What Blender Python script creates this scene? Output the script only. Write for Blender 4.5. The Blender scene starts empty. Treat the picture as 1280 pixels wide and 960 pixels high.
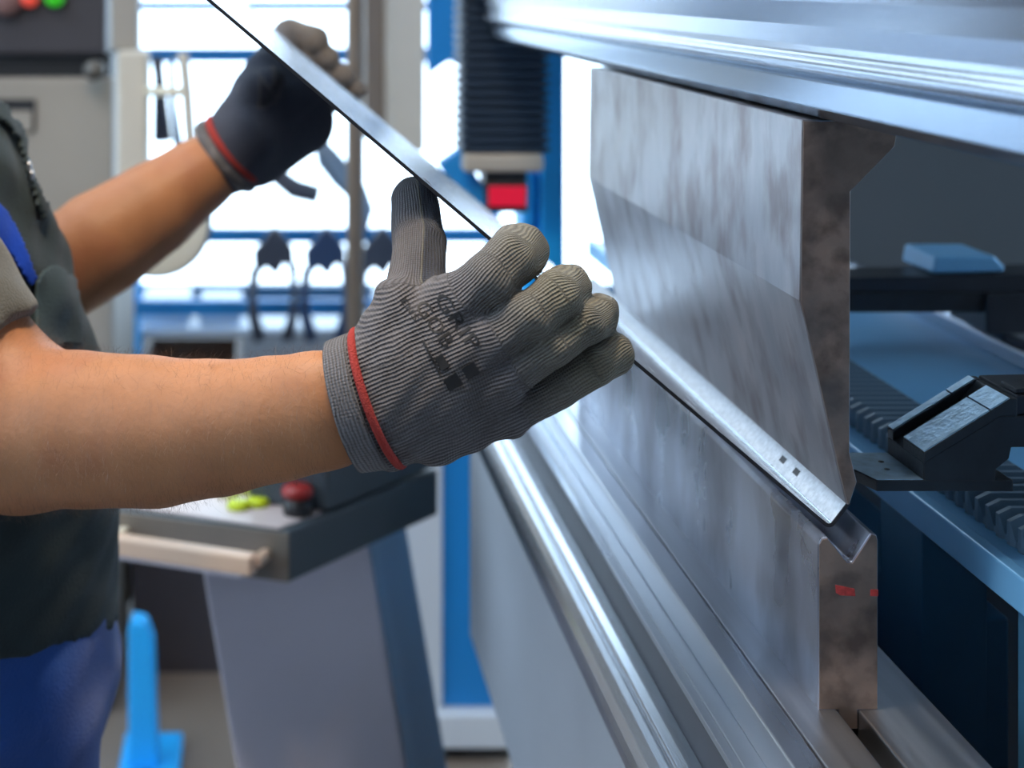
import bpy, bmesh, math, random
import numpy as np
from mathutils import Vector, Matrix
from mathutils.bvhtree import BVHTree

random.seed(7); np.random.seed(7)
scene = bpy.context.scene
COL = scene.collection

# ------------------------------------------------------------------ camera
F = 1900.0            # focal length in pixels of the 1280 x 960 frame
VX, VY = 325.0, -20.0 # where the lines along the machine meet
ZC = 1.45             # lens height above the floor
cam_d = bpy.data.cameras.new('camera')
cam = bpy.data.objects.new('camera', cam_d); COL.objects.link(cam)
cam.location = (0, 0, ZC); cam.rotation_euler = (math.pi / 2, 0, 0)
cam_d.sensor_width = 36.0; cam_d.lens = F / 1280 * 36.0
cam_d.shift_x = (640 - VX) / 1280.0
cam_d.shift_y = -(480 - VY) / 1280.0
cam_d.clip_start = 0.02; cam_d.clip_end = 200
cam_d.dof.use_dof = True
cam_d.dof.focus_distance = 0.915
cam_d.dof.aperture_fstop = 5.8
scene.camera = cam

# ------------------------------------------------------------------ world, light, exposure
world = bpy.data.worlds.new('world'); scene.world = world; world.use_nodes = True
bgn = world.node_tree.nodes['Background']
bgn.inputs[0].default_value = (0.68, 0.85, 1.0, 1); bgn.inputs[1].default_value = 5.5

def area(name, loc, rot, sx, sy, power, color):
    l = bpy.data.lights.new(name, 'AREA'); l.shape = 'RECTANGLE'; l.size = sx; l.size_y = sy
    l.energy = power; l.color = color
    o = bpy.data.objects.new(name, l); COL.objects.link(o); o.location = loc; o.rotation_euler = rot
    return o
# hall lamp over the arm, then an unseen fill light added for the pedestal
area('hall_lamp_light', (-0.12, 0.82, 2.55), (0, 0, 0), 0.22, 0.22, 22, (1.0, 0.80, 0.56))
area('hall_lamp_light', (-1.0, 0.4, 4.0), (math.radians(20), 0, 0), 1.6, 0.4, 38, (1.0, 0.90, 0.86))
scene.view_settings.view_transform = 'Standard'
scene.view_settings.look = 'None'
scene.view_settings.exposure = 0.0
scene.view_settings.gamma = 1.0
scene.view_settings.use_curve_mapping = False

# ------------------------------------------------------------------ helpers
def W(px, py, D):
    return Vector(((px - VX) / F * D, D, ZC - (py - VY) / F * D))
def XD(px, D): return (px - VX) / F * D
def ZD(py, D): return ZC - (py - VY) / F * D

MATS = {}
def mat(name, color, rough=0.5, metal=0.0, spec=0.5, noise=0.0, nscale=8.0, stretch=(1, 1, 1), bump=0.0, bscale=60.0,
        rvar=0.0, color2=None, c2scale=5.0, c2lo=0.45, c2hi=0.62, emit=None, estr=0.0, sheen=0.0, subsurf=0.0):
    m = bpy.data.materials.new(name); m.use_nodes = True
    nt = m.node_tree; N = nt.nodes; L = nt.links
    b = N['Principled BSDF']
    b.inputs['Base Color'].default_value = (*color, 1)
    b.inputs['Roughness'].default_value = rough
    b.inputs['Metallic'].default_value = metal
    b.inputs['Specular IOR Level'].default_value = spec
    if sheen: b.inputs['Sheen Weight'].default_value = sheen
    if subsurf:
        b.inputs['Subsurface Weight'].default_value = subsurf
        b.inputs['Subsurface Radius'].default_value = (0.006, 0.0025, 0.0015)
    if emit:
        b.inputs['Emission Color'].default_value = (*emit, 1); b.inputs['Emission Strength'].default_value = estr
    if noise or bump or rvar or color2:
        tc = N.new('ShaderNodeTexCoord'); mp = N.new('ShaderNodeMapping')
        mp.inputs['Scale'].default_value = stretch
        L.new(tc.outputs['Object'], mp.inputs['Vector'])
        nz = N.new('ShaderNodeTexNoise'); nz.inputs['Scale'].default_value = nscale; nz.inputs['Detail'].default_value = 5
        L.new(mp.outputs[0], nz.inputs['Vector'])
        col_out = None
        if noise:
            rmp = N.new('ShaderNodeMapRange'); rmp.inputs[1].default_value = .25; rmp.inputs[2].default_value = .75
            rmp.inputs[3].default_value = 1 - noise; rmp.inputs[4].default_value = 1 + noise
            L.new(nz.outputs[0], rmp.inputs[0])
            mx = N.new('ShaderNodeMix'); mx.data_type = 'RGBA'; mx.blend_type = 'MULTIPLY'; mx.inputs[0].default_value = 1
            mx.inputs[6].default_value = (*color, 1)
            L.new(rmp.outputs[0], mx.inputs[7]); col_out = mx.outputs[2]
        if color2:
            n2 = N.new('ShaderNodeTexNoise'); n2.inputs['Scale'].default_value = c2scale; n2.inputs['Detail'].default_value = 6
            L.new(mp.outputs[0], n2.inputs['Vector'])
            r2 = N.new('ShaderNodeMapRange'); r2.inputs[1].default_value = c2lo; r2.inputs[2].default_value = c2hi
            L.new(n2.outputs[0], r2.inputs[0])
            m2 = N.new('ShaderNodeMix'); m2.data_type = 'RGBA'
            L.new(r2.outputs[0], m2.inputs[0])
            if col_out: L.new(col_out, m2.inputs[6])
            else: m2.inputs[6].default_value = (*color, 1)
            m2.inputs[7].default_value = (*color2, 1); col_out = m2.outputs[2]
        if col_out: L.new(col_out, b.inputs['Base Color'])
        if rvar:
            rr = N.new('ShaderNodeMapRange'); rr.inputs[1].default_value = .3; rr.inputs[2].default_value = .7
            rr.inputs[3].default_value = max(.03, rough - rvar); rr.inputs[4].default_value = min(1, rough + rvar)
            L.new(nz.outputs[0], rr.inputs[0]); L.new(rr.outputs[0], b.inputs['Roughness'])
        if bump:
            n3 = N.new('ShaderNodeTexNoise'); n3.inputs['Scale'].default_value = bscale; n3.inputs['Detail'].default_value = 4
            L.new(mp.outputs[0], n3.inputs['Vector'])
            bp = N.new('ShaderNodeBump'); bp.inputs['Strength'].default_value = bump; bp.inputs['Distance'].default_value = .002
            L.new(n3.outputs[0], bp.inputs['Height']); L.new(bp.outputs[0], b.inputs['Normal'])
    MATS[name] = m
    return m

def link(name, verts, faces, m, parent=None, smooth=False, bevel=0.0, segs=2):
    me = bpy.data.meshes.new(name); me.from_pydata([tuple(v) for v in verts], [], [tuple(f) for f in faces]); me.update()
    bm = bmesh.new(); bm.from_mesh(me); bmesh.ops.recalc_face_normals(bm, faces=bm.faces[:]); bm.to_mesh(me); bm.free()
    o = bpy.data.objects.new(name, me); COL.objects.link(o)
    me.materials.append(m)
    if smooth:
        me.polygons.foreach_set('use_smooth', [True] * len(me.polygons))
    if bevel:
        bv = o.modifiers.new('bevel', 'BEVEL'); bv.width = bevel; bv.segments = segs; bv.limit_method = 'ANGLE'; bv.angle_limit = math.radians(25)
        bv.harden_normals = False
    if parent: o.parent = parent
    return o

def tag(o, label, cat, group=None):
    o['label'] = label; o['category'] = cat
    if group: o['group'] = group
    return o
def struct(o): o['kind'] = 'structure'; return o
def thing(name, label, cat, loc=(0, 0, 0), group=None):
    o = bpy.data.objects.new(name, None); COL.objects.link(o); o.location = loc
    o.empty_display_size = .05
    tag(o, label, cat, group); return o
def under(o, root):                 # parts are written in world coordinates
    o.parent = root
    r = root
    off = Vector((0, 0, 0))
    while r is not None:
        off += r.location; r = r.parent
    o.location = o.location - off
    return o

def box_vf(x0, x1, y0, y1, z0, z1):
    v = [(x0,y0,z0),(x1,y0,z0),(x1,y1,z0),(x0,y1,z0),(x0,y0,z1),(x1,y0,z1),(x1,y1,z1),(x0,y1,z1)]
    f = [(0,3,2,1),(4,5,6,7),(0,1,5,4),(1,2,6,5),(2,3,7,6),(3,0,4,7)]
    return v, f
def box(name, x0, x1, y0, y1, z0, z1, m, root=None, bevel=0.0):
    v, f = box_vf(x0, x1, y0, y1, z0, z1)
    o = link(name, v, f, m, bevel=bevel)
    if root: under(o, root)
    return o
def prism_y(name, prof, y0, y1, m, root=None, bevel=0.0, segs=2):    # profile in X,Z along Y
    n = len(prof)
    v = [(x, y0, z) for x, z in prof] + [(x, y1, z) for x, z in prof]
    f = [tuple(range(n)), tuple(range(2*n-1, n-1, -1))] + [(i, (i+1) % n, n + (i+1) % n, n + i) for i in range(n)]
    o = link(name, v, f, m, bevel=bevel, segs=segs)
    if root: under(o, root)
    return o
def prism_z(name, foot, z0, z1, m, root=None, bevel=0.0, shift=(0, 0)):     # footprint in X,Y; shift = offset of the lower end
    n = len(foot)
    v = [(x + shift[0], y + shift[1], z0) for x, y in foot] + [(x, y, z1) for x, y in foot]
    f = [tuple(range(n)), tuple(range(2*n-1, n-1, -1))] + [(i, (i+1) % n, n + (i+1) % n, n + i) for i in range(n)]
    o = link(name, v, f, m, bevel=bevel)
    if root: under(o, root)
    return o
def tube(name, pts, r, m, root=None, n=12, closed=False):
    pts = [Vector(p) for p in pts]; N = len(pts); v = []; f = []
    up = Vector((0.13, 0.31, 0.94))
    for i, p in enumerate(pts):
        a = pts[(i-1) % N] if (closed or i > 0) else pts[i]
        b = pts[(i+1) % N] if (closed or i < N-1) else pts[i]
        t = (b - a).normalized(); u = t.cross(up)
        if u.length < 1e-4: u = t.cross(Vector((1, 0, 0)))
        u.normalize(); w = t.cross(u)
        rr = r[i] if isinstance(r, (list, tuple)) else r
        for k in range(n):
            a_ = 2 * math.pi * k / n
            v.append(p + u * (rr * math.cos(a_)) + w * (rr * math.sin(a_)))
    for i in range(N if closed else N - 1):
        for k in range(n):
            j = (i + 1) % N
            f.append((i*n + k, i*n + (k+1) % n, j*n + (k+1) % n, j*n + k))
    if not closed:
        f.append(tuple(range(n))[::-1]); f.append(tuple(range((N-1)*n, N*n)))
    o = link(name, v, f, m, smooth=True)
    if root: under(o, root)
    return o
def lathe(name, prof, c, m, root=None, n=32, axis='Z'):
    v = []; f = []
    for r, h in prof:
        for k in range(n):
            a = 2 * math.pi * k / n
            p = (r * math.cos(a), r * math.sin(a), h)
            if axis == 'Y': p = (p[0], p[2], p[1])
            if axis == 'X': p = (p[2], p[0], p[1])
            v.append((c[0] + p[0], c[1] + p[1], c[2] + p[2]))
    for i in range(len(prof) - 1):
        for k in range(n):
            f.append((i*n + k, i*n + (k+1) % n, (i+1)*n + (k+1) % n, (i+1)*n + k))
    f.append(tuple(range(n))); f.append(tuple(range((len(prof)-1)*n, len(prof)*n)))
    o = link(name, v, f, m, smooth=True, bevel=0)
    if root: under(o, root)
    return o

# ------------------------------------------------------------------ implicit surfaces for the figure
class Field:
    def __init__(self, lo, hi, h):
        self.lo = np.array(lo, float); self.h = h
        self.n = np.ceil((np.array(hi) - self.lo) / h).astype(int) + 1
        self.F = np.full(self.n, 9.0, np.float32)
        self.bones = []
    def ax(self, i0, i1):
        return [(self.lo[a] + self.h * np.arange(i0[a], i1[a])).astype(np.float32) for a in range(3)]
    def region(self, plo, phi):
        i0 = np.clip(np.floor((plo - self.lo) / self.h).astype(int), 0, self.n)
        i1 = np.clip(np.ceil((phi - self.lo) / self.h).astype(int) + 1, 0, self.n)
        return i0, i1
    def seg(self, a, b, ra, rb, k=0.01, side=None, sub=False, tagn=None):
        """tapered capsule; ra, rb = radius or (radius along side, radius across it)"""
        a = np.array(a, float); b = np.array(b, float)
        ra = ra if isinstance(ra, tuple) else (ra, ra); rb = rb if isinstance(rb, tuple) else (rb, rb)
        M = max(ra + rb) + k * 1.5 + 3 * self.h
        i0, i1 = self.region(np.minimum(a, b) - M, np.maximum(a, b) + M)
        if np.any(i1 - i0 < 1): return self
        X, Y, Z = self.ax(i0, i1)
        d = b - a; Ln = np.linalg.norm(d) + 1e-9; t = d / Ln
        s = np.array(side if side is not None else (0, 1, 0), float); s = s - t * s.dot(t)
        if np.linalg.norm(s) < 1e-6: s = np.cross(t, (1, 0, 0))
        s /= np.linalg.norm(s); w = np.cross(t, s)
        px = X[:, None, None] - a[0]; py = Y[None, :, None] - a[1]; pz = Z[None, None, :] - a[2]
        al = px * t[0] + py * t[1] + pz * t[2]
        tt = np.clip(al / Ln, 0, 1)
        da = al - tt * Ln
        ds = px * s[0] + py * s[1] + pz * s[2]
        dw = px * w[0] + py * w[1] + pz * w[2]
        tt2 = tt
        rs = ra[0] + (rb[0] - ra[0]) * tt2; rw = ra[1] + (rb[1] - ra[1]) * tt2
        rm = np.sqrt(rs * rw)
        q = np.sqrt((ds / rs) ** 2 + (dw / rw) ** 2 + (da / rm) ** 2)
        D = ((q - 1) * np.minimum(rs, rw)).astype(np.float32)
        sl = tuple(slice(i0[j], i1[j]) for j in range(3))
        G = self.F[sl]
        if sub:
            D = -D; hh = np.clip(.5 - .5 * (G - D) / k, 0, 1)
            self.F[sl] = G + (D - G) * hh + k * hh * (1 - hh)
        else:
            hh = np.clip(.5 + .5 * (G - D) / k, 0, 1)
            self.F[sl] = G + (D - G) * hh - k * hh * (1 - hh)
        if tagn: self.bones.append((tagn, a, b, t, s, w, .5 * (ra[1] + rb[1])))
        return self
    def cut(self, nrm, off):          # keep nrm . p < off
        X, Y, Z = self.ax((0, 0, 0), self.n)
        D = nrm[0] * X[:, None, None] + nrm[1] * Y[None, :, None] + nrm[2] * Z[None, None, :] - off
        self.F = np.maximum(self.F, D.astype(np.float32)); return self
    def warp(self, fn):
        X, Y, Z = self.ax((0, 0, 0), self.n)
        self.F += fn(X[:, None, None], Y[None, :, None], Z[None, None, :]).astype(np.float32); return self
    def mesh(self):
        Fv = self.F; S = Fv < 0
        nx, ny, nz = Fv.shape
        cnt = np.zeros((nx-1, ny-1, nz-1), np.int8)
        for dx in (0, 1):
            for dy in (0, 1):
                for dz in (0, 1):
                    cnt += S[dx:nx-1+dx, dy:ny-1+dy, dz:nz-1+dz]
        C = np.argwhere((cnt > 0) & (cnt < 8))
        idx = np.full(cnt.shape, -1, np.int32); idx[C[:, 0], C[:, 1], C[:, 2]] = np.arange(len(C))
        cor = np.array([(x, y, z) for x in (0, 1) for y in (0, 1) for z in (0, 1)])
        V = np.stack([Fv[C[:, 0]+c[0], C[:, 1]+c[1], C[:, 2]+c[2]] for c in cor], 1)
        acc = np.zeros((len(C), 3)); num = np.zeros(len(C))
        for i in range(8):
            for j in range(i+1, 8):
                if np.abs(cor[i] - cor[j]).sum() != 1: continue
                m_ = (V[:, i] < 0) != (V[:, j] < 0)
                t = V[m_, i] / (V[m_, i] - V[m_, j])
                acc[m_] += cor[i] + t[:, None] * (cor[j] - cor[i]); num[m_] += 1
        P = self.lo + self.h * (C + acc / num[:, None])
        quads = []
        def q(e, axis):
            E = np.argwhere(e)
            o1, o2 = [a for a in range(3) if a != axis]
            E = E[(E[:, o1] > 0) & (E[:, o2] > 0) & (E[:, o1] < cnt.shape[o1]) & (E[:, o2] < cnt.shape[o2])]
            def at(d1, d2):
                Q = E.copy(); Q[:, o1] += d1; Q[:, o2] += d2
                return idx[Q[:, 0], Q[:, 1], Q[:, 2]]
            Q = np.stack([at(-1, -1), at(0, -1), at(0, 0), at(-1, 0)], 1)
            ins = S[E[:, 0], E[:, 1], E[:, 2]]
            if axis == 1: ins = ~ins
            Q[~ins] = Q[~ins][:, ::-1]
            quads.append(Q)
        q(S[:-1] != S[1:], 0); q(S[:, :-1] != S[:, 1:], 1); q(S[:, :, :-1] != S[:, :, 1:], 2)
        Q = np.concatenate(quads); Q = Q[(Q >= 0).all(1)]
        return P, Q
    def build(self, name, m, root=None, relax=1):
        P, Q = self.mesh()
        for _ in range(relax):
            acc = np.zeros_like(P); num = np.zeros(len(P))
            for a, b in ((0, 1), (1, 2), (2, 3), (3, 0)):
                np.add.at(acc, Q[:, a], P[Q[:, b]]); np.add.at(num, Q[:, a], 1)
                np.add.at(acc, Q[:, b], P[Q[:, a]]); np.add.at(num, Q[:, b], 1)
            P = P * .4 + acc / np.maximum(num, 1)[:, None] * .6
        me = bpy.data.meshes.new(name)
        me.vertices.add(len(P)); me.vertices.foreach_set('co', P.astype(np.float32).ravel())
        me.loops.add(len(Q) * 4); me.loops.foreach_set('vertex_index', Q.astype(np.int32).ravel())
        me.polygons.add(len(Q)); me.polygons.foreach_set('loop_start', np.arange(len(Q), dtype=np.int32) * 4)
        me.update(calc_edges=True); me.validate()
        me.polygons.foreach_set('use_smooth', [True] * len(me.polygons))
        me.materials.append(m)
        o = bpy.data.objects.new(name, me); COL.objects.link(o)
        if root: under(o, root)
        return o, P, Q

def bvh(P, Q): return BVHTree.FromPolygons([tuple(p) for p in P], [tuple(int(i) for i in q) for q in Q])
CAM = Vector((0, 0, ZC))
def on_surface(tree, px, py, off):
    d = (W(px, py, 1.0) - CAM).normalized()
    h = tree.ray_cast(CAM, d)
    if h[0] is None: return None
    n = h[1]
    if n.dot(d) > 0: n = -n
    return h[0] + n * off

# ------------------------------------------------------------------ materials
steel_bright = mat('bright_steel', (.62, .66, .72), .28, 1.0, noise=.05, nscale=14, stretch=(1, .1, 1), rvar=.04)
steel_ram = mat('ram_steel', (.64, .69, .76), .26, 1.0, noise=.03, nscale=10, stretch=(1, .1, 1.5))
clamp_steel = mat('clamp_steel', (.36, .43, .52), .20, 1.0, noise=.05, nscale=12, stretch=(1, .2, 1))
steel_punch = mat('punch_steel', (.38, .365, .37), .34, 1.0, noise=.2, nscale=40, stretch=(1, 1.3, .65), rvar=.06, bump=.03, bscale=90,
                  color2=(.23, .185, .175), c2scale=26, c2lo=.47, c2hi=.68)
steel_end = mat('punch_end_steel', (.33, .24, .195), .46, .9, noise=.3, nscale=40, rvar=.1, bump=.15, bscale=120,
                color2=(.17, .125, .105), c2scale=45, c2lo=.45, c2hi=.66)
steel_die = mat('die_steel', (.52, .56, .66), .31, 1.0, noise=.2, nscale=20, stretch=(1, 1.0, .55), rvar=.10,
                color2=(.20, .19, .23), c2scale=12, c2lo=.42, c2hi=.72)
steel_table = mat('table_steel', (.58, .61, .66), .36, 1.0, noise=.12, nscale=30, stretch=(3.0, .12, 1), rvar=.06, bump=.03, bscale=80,
                  color2=(.34, .34, .36), c2scale=9, c2lo=.5, c2hi=.8)
steel_sheet = mat('sheet_steel', (.58, .63, .70), .25, 1.0, noise=.05, nscale=60, stretch=(4, .4, 4), rvar=.03)
steel_sheet_back = mat('sheet_flange_steel', (.56, .59, .63), .46, 1.0, noise=.22, nscale=260, rvar=.08, bump=.3, bscale=420)
sheet_edge = mat('sheet_edge_steel', (.012, .013, .018), .5, 0)
panel_grey = mat('grey_machine_panel', (.50, .53, .58), .36, .2, noise=.05, nscale=5)
ledge_shade = mat('dark_grey_ledge_paint', (.085, .085, .10), .38, .2, noise=.1, nscale=20)  # shade on the upright ledge face put into the colour
dark_metal = mat('dark_metal', (.035, .042, .055), .42, .6, noise=.15, nscale=30)
near_black = mat('near_black', (.012, .014, .018), .5)
blue_paint = mat('blue_paint', (.010, .21, .56), .42, 0, noise=.06, nscale=6)
blue_bright = mat('bright_blue_paint', (.015, .40, .92), .4)
blue_machine = mat('blue_machine_paint', (.035, .125, .22), .38, .15, noise=.12, nscale=12)
blue_shelf_m = mat('blue_shelf_paint', (.16, .42, .70), .32, .1, noise=.08, nscale=10)
finger_m = mat('backgauge_anodised', (.022, .028, .036), .42, .4, noise=.18, nscale=90, bump=.12, bscale=300)  # near-black carries the unlit look of the finger sides
finger_lit_m = mat('backgauge_pad', (.36, .52, .64), .38, .6, noise=.25, nscale=120, bump=.25, bscale=300)  # pale tone carries the light falling on the finger tops
grey_wall_m = mat('grey_frame_paint', (.10, .115, .13), .6, 0, noise=.08, nscale=4)
beige = mat('beige_paint', (.60, .55, .46), .5, 0, noise=.05, nscale=5)
beige_grey = mat('beige_grey_paint', (.33, .30, .26), .55, 0, noise=.06, nscale=6)
brown_pole = mat('brown_pole_paint', (.27, .21, .16), .45, .1)
cream = mat('cream_paint', (.72, .66, .52), .5)
white_paint = mat('white_paint', (.60, .66, .72), .5)
lilac_grey = mat('lilac_grey_paint', (.72, .67, .74), .45, 0, noise=.05, nscale=6)
slate = mat('slate_paint', (.055, .072, .085), .45, 0, noise=.1, nscale=8)
slate_blue = mat('slate_blue_paint', (.19, .29, .42), .42)
taupe = mat('taupe_paint', (.17, .15, .125), .45, 0, noise=.1, nscale=14)
console_top_m = mat('console_top_paint', (.58, .49, .47), .4)
wood_rail = mat('pale_handle', (.66, .46, .33), .4)
yellow = mat('yellow_green_plastic', (.55, .66, .01), .4)
red_p = mat('red_plastic', (.30, .015, .012), .4)
black_p = mat('black_plastic', (.012, .012, .014), .45)
led_red = mat('red_led', (.25, .0, .01), .4, emit=(1, .01, .06), estr=.45)
lamp_green = mat('green_lamp', (.02, .3, .01), .4, emit=(.05, .7, .02), estr=.45)
lamp_red = mat('red_lamp', (.4, .04, .03), .4, emit=(1, .1, .06), estr=.5)
charcoal = mat('charcoal_panel', (.045, .042, .05), .5, 0, noise=.1, nscale=5)
rubber = mat('black_bellows_rubber', (.022, .036, .060), .38)
floor_m = mat('concrete_floor', (.20, .17, .145), .45, 0, noise=.2, nscale=2.0, bump=.05, bscale=30)
wall_m = mat('hall_wall_paint', (.20, .22, .25), .8, 0, noise=.05, nscale=2)
ceil_m = mat('hall_ceiling_paint', (.16, .17, .19), .9)
frame_blue = mat('window_frame_blue', (.02, .10, .22), .5)
tool_dark = mat('dark_tool', (.05, .06, .09), .5)
skin_m = mat('skin', (.37, .168, .080), .50, 0, spec=.28, noise=.12, nscale=26, bump=.22, bscale=220, subsurf=.12,
             color2=(.31, .115, .062), c2scale=12, c2lo=.5, c2hi=.75)
hair_m = mat('arm_hair', (.10, .055, .03), .45)
vest_m = mat('vest_cloth', (.010, .023, .027), .8, 0, noise=.2, nscale=14, bump=.5, bscale=500, sheen=.04)
vest_light = mat('vest_lining_cloth', (.024, .048, .060), .8, 0, noise=.2, nscale=14, bump=.4, bscale=500, sheen=.06)
shirt_m = mat('olive_grey_shirt', (.095, .098, .088), .85, 0, noise=.1, nscale=20, bump=.5, bscale=600, sheen=.2)
blue_cloth = mat('bright_blue_cloth', (.004, .055, .48), .6, 0, noise=.15, nscale=20, bump=.3, bscale=300)
trouser_m = mat('blue_trouser_cloth', (.008, .065, .30), .85, 0, noise=.25, nscale=9, bump=.5, bscale=500, sheen=.2)
red_yarn = mat('red_yarn', (.30, .02, .014), .8, 0, bump=.8, bscale=900)
print_ink = mat('black_print_ink', (.008, .008, .010), .7)
boot_m = mat('boot_leather', (.02, .018, .016), .5)
hair_head = mat('head_hair', (.05, .03, .02), .6)
chrome = mat('snap_metal', (.5, .5, .5), .3, 1.0)

def knit_material(name, base, tip, dark):
    m = bpy.data.materials.new(name); m.use_nodes = True
    nt = m.node_tree; N = nt.nodes; L = nt.links; b = N['Principled BSDF']
    b.inputs['Roughness'].default_value = .78; b.inputs['Sheen Weight'].default_value = .12
    at = N.new('ShaderNodeAttribute'); at.attribute_name = 'knit'     # x = across the ribs, y = along, z = coating
    sp = N.new('ShaderNodeSeparateXYZ'); L.new(at.outputs['Vector'], sp.inputs[0])
    tc = N.new('ShaderNodeTexCoord')
    wob = N.new('ShaderNodeTexNoise'); wob.inputs['Scale'].default_value = 55; wob.inputs['Detail'].default_value = 3
    L.new(tc.outputs['Object'], wob.inputs['Vector'])
    wv = N.new('ShaderNodeMath'); wv.operation = 'MULTIPLY_ADD'; wv.inputs[1].default_value = .0030; L.new(wob.outputs[0], wv.inputs[0])
    L.new(sp.outputs[0], wv.inputs[2])
    fr = N.new('ShaderNodeMath'); fr.operation = 'MULTIPLY'; fr.inputs[1].default_value = 2 * math.pi / .00215; L.new(wv.outputs[0], fr.inputs[0])
    si = N.new('ShaderNodeMath'); si.operation = 'SINE'; L.new(fr.outputs[0], si.inputs[0])
    fr2 = N.new('ShaderNodeMath'); fr2.operation = 'MULTIPLY'; fr2.inputs[1].default_value = 2 * math.pi / .0016; L.new(sp.outputs[1], fr2.inputs[0])
    si2 = N.new('ShaderNodeMath'); si2.operation = 'SINE'; L.new(fr2.outputs[0], si2.inputs[0])
    s3 = N.new('ShaderNodeMath'); s3.operation = 'MULTIPLY_ADD'; s3.inputs[1].default_value = .25; L.new(si2.outputs[0], s3.inputs[0]); L.new(si.outputs[0], s3.inputs[2])
    fuzz = N.new('ShaderNodeTexNoise'); fuzz.inputs['Scale'].default_value = 700; fuzz.inputs['Detail'].default_value = 2
    L.new(tc.outputs['Object'], fuzz.inputs['Vector'])
    s4 = N.new('ShaderNodeMath'); s4.operation = 'MULTIPLY_ADD'; s4.inputs[1].default_value = 1.6; L.new(fuzz.outputs[0], s4.inputs[0]); L.new(s3.outputs[0], s4.inputs[2])
    mr = N.new('ShaderNodeMapRange'); mr.inputs[1].default_value = -.5; mr.inputs[2].default_value = 1.9; mr.inputs[3].default_value = .50; mr.inputs[4].default_value = 1.25
    L.new(s4.outputs[0], mr.inputs[0])
    blot = N.new('ShaderNodeTexNoise'); blot.inputs['Scale'].default_value = 28; blot.inputs['Detail'].default_value = 5
    L.new(tc.outputs['Object'], blot.inputs['Vector'])
    nav = N.new('ShaderNodeMix'); nav.data_type = 'RGBA'; nav.inputs[7].default_value = (.010, .013, .026, 1)
    nm = N.new('ShaderNodeMath'); nm.operation = 'SUBTRACT'; nm.use_clamp = True; nm.inputs[1].default_value = 1.0; L.new(sp.outputs[2], nm.inputs[0])
    cl = N.new('ShaderNodeClamp'); L.new(sp.outputs[2], cl.inputs[0])
    mxc = N.new('ShaderNodeMix'); mxc.data_type = 'RGBA'; mxc.inputs[6].default_value = (*base, 1); mxc.inputs[7].default_value = (*tip, 1)
    L.new(cl.outputs[0], mxc.inputs[0])
    bl = N.new('ShaderNodeMapRange'); bl.inputs[1].default_value = .5; bl.inputs[2].default_value = .75; bl.inputs[4].default_value = .55
    L.new(blot.outputs[0], bl.inputs[0])
    mxd = N.new('ShaderNodeMix'); mxd.data_type = 'RGBA'; mxd.inputs[7].default_value = (*dark, 1)
    L.new(bl.outputs[0], mxd.inputs[0]); L.new(mxc.outputs[2], mxd.inputs[6])
    mul = N.new('ShaderNodeMix'); mul.data_type = 'RGBA'; mul.blend_type = 'MULTIPLY'; mul.inputs[0].default_value = 1
    L.new(mxd.outputs[2], mul.inputs[6]); L.new(mr.outputs[0], mul.inputs[7])
    L.new(mul.outputs[2], nav.inputs[6]); L.new(nm.outputs[0], nav.inputs[0]); L.new(nav.outputs[2], b.inputs['Base Color'])
    bp = N.new('ShaderNodeBump'); bp.inputs['Strength'].default_value = .9; bp.inputs['Distance'].default_value = .0005
    L.new(s4.outputs[0], bp.inputs['Height']); L.new(bp.outputs[0], b.inputs['Normal'])
    return m
knit_near = knit_material('grey_knit', (.092, .086, .094), (.135, .124, .088), (.045, .041, .045))
knit_far = knit_material('navy_coated_knit', (.020, .026, .050), (.12, .10, .085), (.015, .02, .04))

# ------------------------------------------------------------------ the hall
HX0, HX1, HY0, HY1, HZ = -4.0, 3.2, -3.0, 5.2, 4.4
struct(box('floor', HX0, HX1, HY0, HY1, -.1, 0, floor_m))
ceil = bpy.data.objects.new('ceiling', None); COL.objects.link(ceil); ceil['kind'] = 'structure'
SKY = [(-3.2, -1.2, -.5, 4.6)]                     # roof opening over the aisle, unseen, added to brighten the ram
for (a, b, c, d) in ((HX0, -3.2, HY0, HY1), (-1.2, HX1, HY0, HY1), (-3.2, -1.2, HY0, -.5), (-3.2, -1.2, 4.6, HY1)):
    box('ceiling_panel', a, b, c, d, HZ, HZ + .1, ceil_m, ceil)
for i in range(1, 5):
    box('roof_bar', -3.2, -1.2, -.5 + i * 1.02 - .02, -.5 + i * 1.02 + .02, HZ + .02, HZ + .08, ceil_m, ceil)
def holed_wall(name, u0, u1, z0, z1, holes, place, m):      # rectangular openings laid out in one row
    root = bpy.data.objects.new(name, None); COL.objects.link(root); root['kind'] = 'structure'
    za, zb = holes[0][2], holes[0][3]
    place('wall_panel', u0, u1, z0, za, root); place('wall_panel', u0, u1, zb, z1, root)
    us = [u0] + [x for h in holes for x in h[:2]] + [u1]
    for i in range(0, len(us), 2):
        if us[i+1] - us[i] > 1e-3: place('wall_panel', us[i], us[i+1], za, zb, root)
    return root
far_holes = [(-3.7, -2.3, .36, 4.1), (-2.15, -.75, .36, 4.1), (-.62, 1.75, .36, 4.1), (1.9, 3.0, .36, 4.1)]
holed_wall('wall_far', HX0, HX1, 0, HZ, far_holes, lambda n, a, b, c, d, r: box(n, a, b, HY1, HY1 + .2, c, d, wall_m, r), wall_m)
left_holes = [(-2.3, -.6, 1.0, 3.6), (-.3, 1.5, 1.0, 3.6), (1.8, 3.2, 1.0, 3.6), (3.5, 4.9, 1.0, 3.6)]  # first opening is unseen, added as fill on camera-facing faces
holed_wall('wall_left', HY0, HY1, 0, HZ, left_holes, lambda n, a, b, c, d, r: box(n, HX0 - .2, HX0, a, b, c, d, wall_m, r), wall_m)
right_fill_holes = [(-.2, 1.2, .9, 3.2), (1.5, 2.9, .9, 3.2)]  # unseen openings added to light the gauge shelf
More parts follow.
